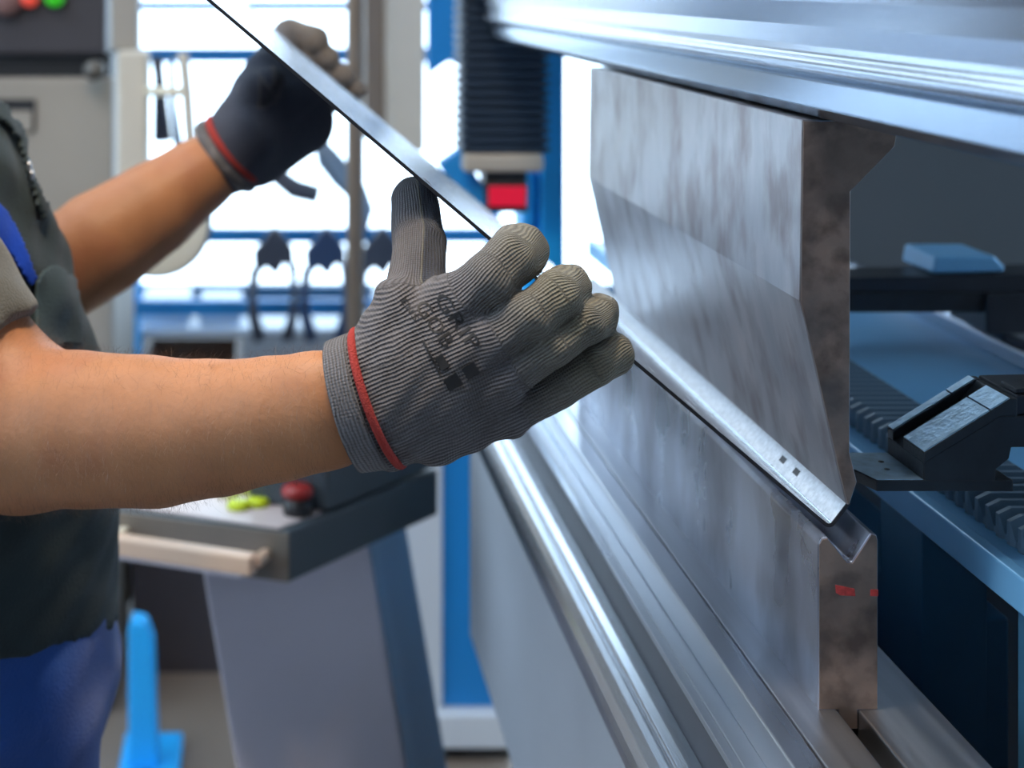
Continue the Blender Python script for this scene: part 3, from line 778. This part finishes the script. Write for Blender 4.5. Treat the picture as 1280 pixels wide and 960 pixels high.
# folds between the bones and along the cuff
_ra = np.array(PX(434, 507, .893)); _e1 = np.array((-25., 0, 77.)) ; _e2 = np.array((-.007 * .92, -.029, -.007 * .39))
_nn = np.cross(_e1, _e2); _nn /= np.linalg.norm(_nn); _nn = _nn if _nn[0] < 0 else -_nn
g.cut(_nn, float(_nn @ _ra))
g.warp(lambda X, Y, Z: .0006 * np.sin(X * 190 + Z * 90 + 2 * np.sin(Z * 80)) + .0004 * np.sin(X * 330 - Z * 250))
glove, GP, GQ = g.build('work_glove', knit_near, person, relax=2)
def knit_attr(o, P, fld, S, wristdir, far=False):
    """rib coordinate: across the ribs, along the ribs, coating"""
    best = np.full(len(P), 9e9); u = np.zeros(len(P)); al = np.zeros(len(P)); co = np.zeros(len(P))
    dirx = np.array(wristdir, float); dirx /= np.linalg.norm(dirx)
    acr = np.cross(dirx, (0, 1, 0)); acr /= np.linalg.norm(acr)
    base_u = P @ acr
    for (tg, a, b, t, s, w, r) in fld.bones:
        L_ = np.linalg.norm(b - a); q = P - a; tt = np.clip(q @ t / L_, 0, 1)
        rr = q - np.outer(tt * L_, t); d = np.linalg.norm(rr, axis=1) - r
        m_ = d < best
        if tg == 'palm':
            uu = base_u
        else:
            ax = t if abs(t[1]) < .6 else dirx
            if tg == 't': ax = np.array((-.05, 0, 1.0))
            ax = ax - np.array((0, 1, 0)) * ax[1]; ax = ax / np.linalg.norm(ax)
            n = np.cross(ax, (0, 1, 0))
            rn = rr @ n; ry = -(rr @ np.array((0, 1.0, 0)))
            uu = (a @ acr) + r * np.arctan2(rn, ry)
        best[m_] = d[m_]; u[m_] = uu[m_]; al[m_] = (P @ t)[m_]
        if tg == 't' and not far: co[m_] = np.clip(((rr @ np.array((1.0, .05, 0)))[m_] - .0005) / .0012, 0, 1) * 2
        elif tg[0] == 'f': co[m_] = np.clip(((P[m_] - np.array(fld.ctr)) @ dirx) / .05, 0, 1)
        else: co[m_] = 0
    at = o.data.attributes.new('knit', 'FLOAT_VECTOR', 'POINT')
    at.data.foreach_set('vector', np.stack([u, al, co], 1).astype(np.float32).ravel())
g.ctr = PX(600, 420, .89)
knit_attr(glove, GP, g, 1, PX(690, 400, .89) - PX(480, 490, .89))
gtree = bvh(GP, GQ)
def ring(C, e1, ax, n=48, dep=.030, bulge=.008):
    C = Vector(C); e1 = Vector(e1); ax = Vector(ax)
    return [C + e1 * math.cos(2*math.pi*i/n) + Vector((0, -dep, 0)) * math.sin(2*math.pi*i/n) + ax * (-bulge * math.sin(2*math.pi*i/n)) for i in range(n)]
s_ = .893 / F
axd = Vector((.92, 0, .39))
tube('red_trim', ring(PX(473, 497, .893), Vector((-31.5 * s_, 0, 79 * s_)) * 1.02, axd, dep=.0300, bulge=.007), .0026, red_yarn, glove, n=10, closed=True)
cuff_m = knit_material('grey_cuff_knit', (.125, .12, .13), (.13, .12, .12), (.07, .065, .07))
cr = []
for i in range(6):
    t_ = i / 5.0
    cx = 431 + (464 - 431) * t_; cy = 508 + (500 - 508) * t_
    cr.append(ring(PX(cx, cy, .893), Vector((-(25 + 5*t_) * s_, 0, (77 + 3*t_) * s_)), axd, n=64, dep=.0290 + .0010 * t_, bulge=.007))
vv = [p for r_ in cr for p in r_]; ff = []
for i in range(5):
    for k in range(64): ff.append((i*64 + k, i*64 + (k+1) % 64, (i+1)*64 + (k+1) % 64, (i+1)*64 + k))
cuff = link('cuff_band', vv, ff, cuff_m, smooth=True)
at = cuff.data.attributes.new('knit', 'FLOAT_VECTOR', 'POINT')
at.data.foreach_set('vector', np.array([[i * .0043 * .75, (k / 64.) * .2, 0] for i in range(6) for k in range(64)], np.float32).ravel())
so = cuff.modifiers.new('solid', 'SOLIDIFY'); so.thickness = .0022; so.offset = 0
under(cuff, glove)

# ---- far glove
g2 = Field((XD(225, 1.6), 1.49, ZD(265, 1.6)), (XD(490, 1.68), 1.74, ZD(-10, 1.7)), .0022)
def gs2(a, b, ra, rb, k=.008, tg=None, flat=1.0):
    ra_ = ra / F * a[2]; rb_ = rb / F * b[2]
    g2.seg(PX(*a), PX(*b), (ra_ * flat, ra_), (rb_ * flat, rb_), k, side=(0, 1, 0), tagn=tg)
gs2((281, 199, 1.552), (302, 180, 1.558), 45, 47, .008, None, 1.04)
gs2((302, 180, 1.558), (330, 120, 1.59), 44, 40, .012, 'palm', .70)
gs2((310, 190, 1.56), (362, 150, 1.60), 44, 44, .012, 'palm', .55)
gs2((322, 180, 1.565), (385, 150, 1.605), 42, 34, .012, 'palm', .55)
gs2((318, 165, 1.568), (362, 122, 1.60), 46, 40, .012, 'palm', .5)
gs2((325, 120, 1.60), (332, 88, 1.61), 32, 26, .012, 'palm', .6)
gs2((360, 150, 1.60), (396, 150, 1.61), 34, 26, .012, 'palm', .6)
for (ax_, ay_, bx_, by_, tx_, ty_, r_) in ((330, 86, 362, 44, 394, 50, 20), (352, 104, 388, 72, 410, 72, 17), (372, 124, 412, 94, 430, 94, 16), (392, 142, 436, 112, 448, 112, 13)):
    gs2((ax_, ay_, 1.62), (bx_, by_, 1.685), r_ + 2, r_, .006, 'f1'); gs2((bx_, by_, 1.685), (tx_, ty_, 1.665), r_, r_ - 2, .006, 'f1')
gs2((318, 150, 1.565), (322, 112, 1.56), 26, 22, .012, 't'); gs2((322, 112, 1.56), (340, 100, 1.56), 22, 18, .008, 't')
glove2, GP2, GQ2 = g2.build('work_glove', knit_far, person, relax=1)
g2.ctr = PX(360, 100, 1.62)
knit_attr(glove2, GP2, g2, 1, PX(390, 90, 1.6) - PX(300, 180, 1.6))
s2 = 1.555 / F
ax2 = Vector((.66, 0, .75))
tube('red_trim', ring(PX(292, 186, 1.556), Vector((-30 * s2, 0, 36 * s2)) * 1.0, ax2, dep=.0385, bulge=.006), .0042, red_yarn, glove2, n=10, closed=True)
tube('cuff_band', ring(PX(283, 195, 1.555), Vector((-30 * s2, 0, 36 * s2)) * 1.0, ax2, dep=.0365, bulge=.006), .0068, cuff_m, glove2, n=10, closed=True)

# ---- printed marks on the back of the near glove
def glove_mark(txt, px, py, h, ang_, wid=None):
    cu = bpy.data.curves.new('printed_text', 'FONT'); cu.body = txt; cu.size = 1.0; cu.align_x = 'LEFT'; cu.resolution_u = 3
    to = bpy.data.objects.new('tmp_text', cu); COL.objects.link(to)
    bpy.context.view_layer.update()
    me = bpy.data.meshes.new_from_object(to.evaluated_get(bpy.context.evaluated_depsgraph_get()))
    bpy.data.objects.remove(to, do_unlink=True)
    bm = bmesh.new(); bm.from_mesh(me)
    bmesh.ops.triangulate(bm, faces=bm.faces[:])
    bmesh.ops.subdivide_edges(bm, edges=[e for e in bm.edges if e.calc_length() > .12], cuts=2)
    bmesh.ops.triangulate(bm, faces=bm.faces[:])
    ca, sa = math.cos(ang_), math.sin(ang_)
    mxx = max(v_.co.x for v_ in bm.verts) or 1
    kx = (wid / mxx) if wid else h
    for v_ in bm.verts:
        x, y = v_.co.x * kx, v_.co.y * h
        X, Y = px + x * ca + y * sa, py + x * sa - y * ca
        p = on_surface(gtree, X, Y, .0004)
        if p is None: p = W(X, Y, .85)
        v_.co = p
    bm.to_mesh(me); bm.free()
    me.materials.clear(); me.materials.append(print_ink)
    o = bpy.data.objects.new('printed_text', me); COL.objects.link(o)
    under(o, glove); return o

an = math.radians(55)
glove_mark('GRIP', 541, 372, 25, an, 82)
glove_mark('GOB', 517, 382, 25, an, 66)
glove_mark('E', 500, 376, 11, an, 8); glove_mark('N', 506, 385, 11, an, 9); glove_mark('S', 513, 395, 11, an, 9)
patch('printed_box', [(541, 447), (552, 440), (565, 458), (552, 466)], gtree, .0006, .0003, print_ink, glove, step=1.5)
patch('printed_box', [(551, 474), (570, 463), (581, 480), (562, 491)], gtree, .0006, .0003, print_ink, glove, step=1.5)
patch('printed_box', [(574, 460), (592, 449), (602, 466), (585, 477)], gtree, .0006, .0003, print_ink, glove, step=1.5)
patch('printed_line', [(526, 426), (530, 424), (553, 468), (549, 470)], gtree, .0006, .0003, print_ink, glove, step=1.0)

# ---- fine hair on the near arm
def arm_hair():
    sel = []
    for i, q in enumerate(SQ):
        pass
    ctr = SP[SQ].mean(1)
    a = SP[SQ[:, 2]] - SP[SQ[:, 0]]; b = SP[SQ[:, 3]] - SP[SQ[:, 1]]
    nr = np.cross(a, b); nr /= (np.linalg.norm(nr, axis=1)[:, None] + 1e-12)
    pxs = VX + ctr[:, 0] / ctr[:, 1] * F
    msk = (ctr[:, 1] < 1.12) & (pxs > -60) & (pxs < 415) & (ctr[:, 2] < 1.24)
    I = np.argwhere(msk)[:, 0]
    pick = np.random.choice(I, 12000)
    v = []; f = []
    for i in pick:
        c = Vector(ctr[i] + np.random.normal(0, .0018, 3)); n = Vector(nr[i])
        lay = Vector((.25, 0, -.9 if n.z < .55 else .1)) + Vector(np.random.normal(0, .35, 3))
        lay -= n * lay.dot(n)
        if lay.length < 1e-3: continue
        lay.normalize()
        L_ = random.uniform(.004, .013); lift = random.uniform(.3, 1.1)
        side = n.cross(lay).normalized() * .000045
        p0 = c; p1 = c + (n * lift + lay).normalized() * L_ * .5; p2 = p1 + (n * lift * .3 + lay).normalized() * L_ * .5
        k = len(v)
        v += [p0 - side, p0 + side, p1 + side * .8, p1 - side * .8, p2]
        f += [(k, k+1, k+2, k+3), (k+3, k+2, k+4)]
    o = link('arm_hair', v, f, hair_m); o['kind'] = 'stuff'; under(o, person); return o
arm_hair()

# ------------------------------------------------------------------ the background
# control console on its leaning pedestal
con = thing('control_console', 'grey operator console with yellow buttons on a leaning lilac pedestal under the arm', 'console', (.05, 1.95, 0))
A, B, C_ = (.034, 1.75), (.232, 1.975), (-.235, 1.845)
Dd = (C_[0] + B[0] - A[0], C_[1] + B[1] - A[1])
zt, zb = ZD(664, 1.75), ZD(729, 1.75)
prism_z('console_body', [A, B, Dd, C_], zb, zt, slate, con, bevel=.004)
fr_a = Vector(A); fr_c = Vector(C_); nrm = Vector((-(fr_c - fr_a).y, (fr_c - fr_a).x)).normalized()
if nrm.y > 0: nrm = -nrm
q = [fr_a + nrm * .0005, fr_c + nrm * .0005, fr_c + nrm * .004, fr_a + nrm * .004]
prism_z('front_plate', [tuple(p) for p in q], zb + .002, zt - .002, taupe, con, bevel=.0006)
ins_ = lambda p: (p[0] * .92 + .08 * .0, p[1] * .92 + .08 * 1.9)
prism_z('top_plate', [(A[0]-.012, A[1]+.004), (A[0] + .040, A[1] + .058), (Dd[0] - .02, Dd[1] - .02), (C_[0]+.01, C_[1]+.01)], zt, zt + .003, console_top_m, con, bevel=.001)
ab = Vector(B) - Vector(A); ac = (Vector(Dd) - Vector(B)).normalized() * .10
h_a = Vector(A) + ab * .24 + ac * .02; h_b = Vector(A) + ab * .995 + ac * .02
prism_z('side_hood', [tuple(h_a), tuple(h_b), tuple(h_b + ac), tuple(h_a + ac)], zt + .0032, zt + .085, slate, con, bevel=.004)
for (bx, by, D_) in ((298, 625, 1.80), (322, 626, 1.81), (336, 617, 1.85), (312, 612, 1.86), (285, 612, 1.85)):
    w_ = W(bx, by, D_); lathe('push_button', [(.014, 0), (.014, .006), (.010, .009)], (w_.x, w_.y + .02, zt + .003), yellow, con, n=18)
w_ = W(372, 640, 1.79)
es = lathe('emergency_stop', [(.017, 0), (.017, .018)], (w_.x, w_.y + .01, zt + .003), black_p, con, n=20)
lathe('mushroom_knob', [(.010, 0), (.018, .004), (.019, .010), (.014, .016)], (w_.x, w_.y + .01, zt + .021), red_p, es, n=20)
# handle in front of the console
h0 = W(318, 706, 1.70); h1 = W(120, 676, 1.80)
dv = (h1 - h0).normalized(); up_ = Vector((0, 0, 1)); sd = dv.cross(up_).normalized()
def obar(name, a, b, hw, hh, m, root):
    a = Vector(a); b = Vector(b); d = (b - a).normalized(); s = d.cross(Vector((0, 0, 1))).normalized() * hw; u = Vector((0, 0, hh))
    v = [a - s - u, a + s - u, a + s + u, a - s + u, b - s - u, b + s - u, b + s + u, b - s + u]
    o = link(name, v, [(0,1,2,3),(7,6,5,4),(0,4,5,1),(1,5,6,2),(2,6,7,3),(3,7,4,0)], m, bevel=.003); under(o, root); return o
obar('handle_bar', h0, h1, .010, .011, wood_rail, con)
obar('handle_bracket', W(320, 703, 1.70), W(338, 688, 1.78), .006, .006, wood_rail, con)
obar('handle_bracket', W(150, 668, 1.79), W(166, 658, 1.86), .006, .006, cream, con)
obar('handle_tray', h0 + Vector((0, .03, -.014)), h1 + Vector((0, .03, -.014)), .03, .004, lilac_grey, con)
# leaning pedestal
foot = [(XD(248, 1.86), 1.86), (XD(456, 1.93), 1.93), (XD(478, 2.06), 2.06), (XD(270, 2.0), 2.0)]
dzp = zb
prism_z('pedestal', foot, 0.0, zb, lilac_grey, con, bevel=.004, shift=(.13, 0))
f2 = [(XD(457, 1.931), 1.931), (XD(468, 1.97), 1.97), (XD(500, 2.07), 2.07), (XD(479, 2.062), 2.062)]
prism_z('pedestal_side', f2, 0.0, zb, slate_blue, con, bevel=.003, shift=(.13, 0))

# white framed blue cabinet by the press
cab = thing('floor_cabinet', 'blue cabinet with pale frame standing on the floor beyond the console', 'cabinet', (.38, 2.85, 0))
D_ = 2.84
box('cabinet_frame', XD(470, D_), XD(553, D_), D_, D_ + .3, .03, ZD(430, D_), white_paint, cab, bevel=.004)
box('cabinet_plinth', XD(470, D_), XD(640, D_), D_ - .02, D_ + .3, .03, ZD(888, D_), white_paint, cab, bevel=.004)
box('blue_panel', XD(553, D_) + .001, XD(640, D_), D_ + .012, D_ + .29, ZD(887, D_), ZD(430, D_), blue_paint, cab, bevel=.003)
box('cabinet_base', XD(480, D_), XD(640, D_), D_ + .02, D_ + .28, 0, .029, black_p, cab)

# blue upright of the press end with hanging black bellows and red readout
upr = thing('press_end_upright', 'bright blue upright at the far end of the press', 'upright', (.42, 2.3, 0))
box('column', XD(677, 2.3), XD(706, 2.3), 2.3, 2.4, .0, 2.6, blue_bright, upr, bevel=.004)
box('gusset', XD(655, 2.3), XD(677, 2.3) - .001, 2.31, 2.4, ZD(470, 2.3), ZD(214, 2.3), blue_bright, upr, bevel=.01)
bt_ = thing('bellows_cover', 'black ribbed bellows hanging beside the blue upright', 'bellows', (.36, 2.22, ZD(192, 2.2)))
D_ = 2.2; vv = []; ff = []; zz = ZD(192, D_); k = 0
x0, x1, y0, y1 = XD(584, D_), XD(678, D_) , 2.2, 2.285
while zz < 2.2:
    for (dz, e) in ((0, 0), (.0045, .009), (.009, .009), (.0130, 0)):
        vv += [(x0 - e, y0 - e, zz + dz), (x1 + e, y0 - e, zz + dz), (x1 + e, y1 + e, zz + dz), (x0 - e, y1 + e, zz + dz)]; k += 1
    zz += .0135
for i in range(k - 1):
    for j in range(4): ff.append((i*4 + j, i*4 + (j+1) % 4, (i+1)*4 + (j+1) % 4, (i+1)*4 + j))
ff.append((0, 1, 2, 3)); o = link('ribbed_sleeve', vv, ff, rubber); under(o, bt_)
box('collar', XD(580, 2.19), XD(680, 2.19), 2.19, 2.295, ZD(216, 2.19), ZD(192.5, 2.19), beige_grey, bt_, bevel=.006)
box('neck', XD(608, 2.2), XD(660, 2.2), 2.21, 2.28, ZD(226, 2.2), ZD(216.5, 2.2), black_p, bt_)
rd = thing('digital_readout', 'small black readout with glowing red display under the bellows', 'display', (.33, 2.2, ZD(264, 2.2)))
box('housing', XD(608, 2.2), XD(660, 2.2), 2.2, 2.27, ZD(266, 2.2), ZD(226.5, 2.2), black_p, rd, bevel=.003)
box('red_screen', XD(611, 2.197), XD(657, 2.197), 2.196, 2.2, ZD(258, 2.197), ZD(233, 2.197), led_red, rd, bevel=.001)

# hanging duct, pole and blue guard panel
du = thing('hanging_duct', 'pale beige square duct hanging down behind the sheet', 'duct', (.29, 3.2, 1.1))
box('duct_body', XD(482, 3.2), XD(531, 3.2), 3.2, 3.3, ZD(190, 3.2), HZ, beige, du, bevel=.006)
box('duct_flank', XD(456, 3.22), XD(481, 3.22), 3.22, 3.3, ZD(175, 3.2), HZ, brown_pole, du, bevel=.004)
po = thing('support_pole', 'thin brown vertical pole between the far hand and the duct', 'pole', (.16, 2.7, 0))
lathe('pole_tube', [(.0155, 0.01), (.0155, HZ)], (XD(444, 2.7), 2.7, 0), brown_pole, po, n=16)
lathe('pole_foot', [(.05, 0), (.05, .01)], (XD(444, 2.7), 2.7, 0), brown_pole, po, n=20)
gp = thing('guard_panel', 'blue guard panel hanging between the duct and the black bellows', 'panel', (.35, 2.9, 1.5))
dp = 2.9
prism_y('panel_sheet', [(XD(535, dp), ZD(95, dp)), (XD(535, dp), 2.4), (XD(592, dp), 2.4), (XD(592, dp), ZD(60, dp)), (XD(570, dp), ZD(70, dp))], dp, dp + .02, blue_paint, gp, bevel=.003)
box('hanger', XD(560, dp), XD(566, dp), dp + .021, dp + .04, 1.6, HZ, dark_metal, gp)
ag = thing('angle_bracket', 'blue bracket low behind the sheet edge next to the readout', 'bracket', (.3, 3.0, 1.1))
dp = 2.22
prism_y('bracket_plate', [(XD(548, dp), ZD(205, dp)), (XD(575, dp), ZD(186, dp)), (XD(607.5, 2.215), ZD(236, dp)), (XD(607.5, 2.215), ZD(275, dp)), (XD(570, dp), ZD(240, dp))], dp, dp + .03, blue_paint, ag, bevel=.003)

# grey cabinet machine at the left with signal lamps
lc = thing('control_cabinet', 'grey cabinet with dark upper panel and signal lamps behind the worker', 'cabinet', (-.7, 3.1, 0))
D_ = 3.0
box('lower_body', -1.35, XD(142, D_), D_, D_ + .5, .06, ZD(97, D_), beige_grey, lc, bevel=.008)
box('cabinet_foot', -1.3, XD(136, D_), D_ + .03, D_ + .47, 0, .0595, black_p, lc)
box('upper_panel', -1.35, XD(134, D_), D_ - .02, D_ + .45, ZD(68, D_), 2.3, charcoal, lc, bevel=.008)
box('ledge', -1.35, XD(138, D_), D_ + .01, D_ + .48, ZD(96.5, D_), ZD(68.5, D_), near_black, lc)
box('recess', -1.2, XD(44, D_ - .003), D_ - .004, D_ - .0005, ZD(165, D_), ZD(124, D_), near_black, lc)
box('recess_panel', -1.2, XD(40, D_ - .006), D_ - .008, D_ - .0045, ZD(163, D_), ZD(138, D_), beige_grey, lc)
lathe('latch_knob', [(.02, 0), (.02, .03), (.012, .04)], (XD(118, 2.95), 2.94, ZD(88, 2.95)), mat('dark_knob', (.12, .11, .1), .4, .5), lc, n=20, axis='Y')
for (lx, ly, m_, r_) in ((8, 0, mat('brown_lens', (.22, .12, .11), .35), .032), (37, -2, lamp_red, .017), (68, -4, lamp_green, .020)):
    hb = lathe('signal_lamp', [(r_ + .004, 0), (r_ + .004, -.012)], (XD(lx, 2.975), 2.979, ZD(ly, 2.975)), charcoal, lc, n=24, axis='Y')
    lathe('lamp_lens', [(r_, 0), (r_ * .95, -.010), (r_ * .6, -.018), (r_ * .1, -.021)], (XD(lx, 2.965), 2.967, ZD(ly, 2.965)), m_, hb, n=24, axis='Y')
bp_ = thing('machine_post', 'cream vertical post beside the grey cabinet', 'post', (-.25, 2.8, 0))
box('post_body', XD(146, 2.8), XD(184, 2.8), 2.8, 2.88, ZD(330, 2.8), ZD(64, 2.8), beige, bp_, bevel=.006)
box('post_bracket', XD(142, 3.0) + .0005, XD(150, 3.0), 2.881, 3.2, ZD(300, 2.8), ZD(250, 2.8), dark_metal, bp_)
box('post_top', XD(138, 2.85), XD(172, 2.85), 2.85, 2.93, ZD(63, 2.85), HZ, beige_grey, bp_, bevel=.006)
ph = thing('pipe_handle', 'cream vertical pipe handle with crossbar next to the post', 'handle', (-.14, 2.75, 1.2))
tube('pipe', [W(229, 66, 2.75), W(229, 70, 2.75), W(234, 120, 2.75), W(239, 190, 2.75), W(244, 250, 2.75)], .0105, beige, ph)
tube('crossbar', [W(184.5, 114, 2.8), W(229, 115, 2.75)], .009, cream, ph)
tube('strut', [W(196, 72, 2.9), W(199, 96, 2.9), W(203, 175, 2.86)], [.012, .010, .018], tool_dark, ph)
tube('strut', [W(214, 72, 2.9), W(216, 130, 2.88), W(224, 190, 2.86)], [.006, .007, .010], slate_blue, ph)

# round tray edge under the far arm
rt = thing('round_drum', 'cream round drum with dark rim half hidden behind the far forearm', 'drum', (-.2, 2.5, .9))
c_ = W(192, 285, 2.6)
lathe('drum_face', [(.085, -.004), (.092, 0), (.092, .03), (.08, .04)], (c_.x, c_.y + .04, c_.z), cream, rt, n=40, axis='Y')
lathe('drum_rim', [(.093, 0), (.098, .01), (.098, .04), (.09, .05)], (c_.x, c_.y + .055, c_.z), tool_dark, rt, n=40, axis='Y')
box('drum_bracket', XD(150, 2.8), c_.x + .012, c_.y + .106, c_.y + .124, c_.z - .02, c_.z + .02, tool_dark, rt)
box('drum_bracket', XD(150, 2.8), XD(160, 2.8), c_.y + .1245, 2.799, c_.z - .02, c_.z + .02, tool_dark, rt)

# blue steel rack in front of the windows, with tools hanging on it
rk = thing('storage_rack', 'blue steel rack with thin rails in front of the bright windows', 'rack', (.1, 4.0, 0))
D_ = 4.0
for (ya, yb) in ((2, 13), (60, 78), (286, 304), (376, 395)):
    box('rack_rail', XD(168, D_), XD(640, D_), D_, D_ + .03, ZD(yb, D_), ZD(ya, D_), blue_paint, rk, bevel=.003)
for (xa, xb) in ((152, 174), (612, 628)):
    box('rack_upright', XD(xa, D_), XD(xb, D_), D_ + .031, D_ + .07, 0, 1.6, blue_bright, rk, bevel=.003)
box('rack_shelf', XD(168, D_), XD(640, D_), D_ + .071, D_ + .4, ZD(425, D_), ZD(419, D_), white_paint, rk, bevel=.002)
for bx0, bx1, h_ in ((178, 238, 30), (250, 302, 24), (470, 560, 34)):
    o = box('storage_bin', XD(bx0, 4.2), XD(bx1, 4.2), 4.12, 4.34, ZD(419, D_) , ZD(419 - h_, D_), white_paint, None, bevel=.008)
    tag(o, {178: 'pale bin on the rack shelf right beside the blue upright', 250: 'smaller pale bin on the rack shelf under the arm', 470: 'wide pale bin on the rack shelf behind the thumb'}[bx0], 'bin', 'bins on the rack shelf')
def hanging_tool(cx, label, mm):
    r = thing('hanging_pliers', label, 'pliers', W(cx, 300, 3.93), 'tools hanging on the rack')
    D1 = 3.95
    pts = [(0, -18), (14, -2), (24, 12), (25, 38), (12, 30), (2, 46), (-10, 34), (-24, 48), (-27, 16), (-12, -2)]
    prism_y('tool_head', [(XD(cx + a, D1), ZD(300 + b, D1)) for a, b in pts], D1, D1 + .03, mm, r, bevel=.004)
    tube('tool_leg', [W(cx - 24, 336, D1 + .02), W(cx - 28, 370, D1 + .02), W(cx - 26, 396, D1 + .02), W(cx - 18, 425, D1 + .02)], [.014, .012, .016, .018], mm, r)
    tube('tool_leg', [W(cx + 23, 330, D1 + .02), W(cx + 25, 370, D1 + .02), W(cx + 23, 396, D1 + .02), W(cx + 16, 425, D1 + .02)], [.012, .009, .013, .018], mm, r)
hanging_tool(343, 'dark pliers hanging on the rack left of the brown pole', tool_dark)
hanging_tool(408, 'navy pliers hanging on the rack close to the brown pole', mat('navy_tool', (.03, .06, .14), .5))
hanging_tool(478, 'dark pliers hanging on the rack between pole and thumb', tool_dark)
hk = thing('curved_hook', 'dark curved hook below the far glove', 'hook', W(372, 230, 3.0))
tube('hook_arm', [W(340, 208, 3.0), W(350, 222, 3.0), W(368, 236, 3.0), W(398, 244, 3.0)], [.012, .018, .020, .018], tool_dark, hk)
tube('hook_stem', [W(340, 207, 3.0), W(330, 190, 3.0), W(327, 150, 3.0), (XD(340, 3.1), 3.1, ZD(115, 3.1)), (XD(345, 3.98), 3.98, ZD(74, 3.98))], .006, tool_dark, hk)
hs = thing('cable_loop', 'grey cable loop curving down behind the brown pole', 'cable', W(430, 220, 3.3))
tube('cable', [(XD(396, 3.98), 3.98, ZD(74, 3.98)), W(392, 130, 3.5), W(396, 172, 3.3), W(408, 196, 3.3), W(428, 220, 3.3), W(446, 240, 3.3), W(457, 262, 3.3), W(452, 285, 3.3)], [.012, .014, .020, .026, .028, .024, .018, .014], slate_blue, hs)

# blue stand and crates on the floor at the left
st = thing('floor_stand', 'bright blue steel stand on the floor below the console handle', 'stand', (-.2, 2.75, 0))
D_ = 2.75
prism_y('stand_post', [(XD(160, D_), .03), (XD(160, D_), ZD(790, D_)), (XD(164, D_), ZD(776, D_)), (XD(182, D_), ZD(780, D_)), (XD(192, D_), ZD(805, D_)), (XD(198, D_), .03)], D_, D_ + .05, blue_bright, st, bevel=.006)
box('stand_base', XD(148, D_), XD(224, D_), D_ - .08, D_ + .14, 0, .03, blue_bright, st, bevel=.006)
def crate(name, label, x0, x1, yd, z0, z1, m, dep=.35):
    r = thing(name, label, 'crate', ((x0 + x1) / 2, yd, z0), 'crates on the floor')
    t = .015
    box('crate_bottom', x0, x1, yd, yd + dep, z0, z0 + t, m, r)
    box('crate_wall', x0, x1, yd, yd + t, z0 + t, z1, m, r, bevel=.002); box('crate_wall', x0, x1, yd + dep - t, yd + dep, z0 + t, z1, m, r)
    box('crate_wall', x0, x0 + t, yd + t + .0005, yd + dep - t - .0005, z0 + t, z1, m, r); box('crate_wall', x1 - t, x1, yd + t + .0005, yd + dep - t - .0005, z0 + t, z1, m, r)
    box('crate_rim', x0 - .008, x1 + .008, yd - .008, yd - .0005, z1 - .03, z1, m, r, bevel=.002)
crate('plastic_crate', 'dark grey crate at the bottom of the stack behind the blue stand', -.27, -.01, 3.2, 0, .34, charcoal)
crate('plastic_crate', 'dark brown crate on top of the stack behind the blue stand', -.265, -.04, 3.22, .345, .62, mat('brown_crate', (.05, .035, .03), .6))
crate('plastic_crate', 'dark slate crate standing beside the leaning pedestal', .02, .26, 3.3, 0, .5, slate)
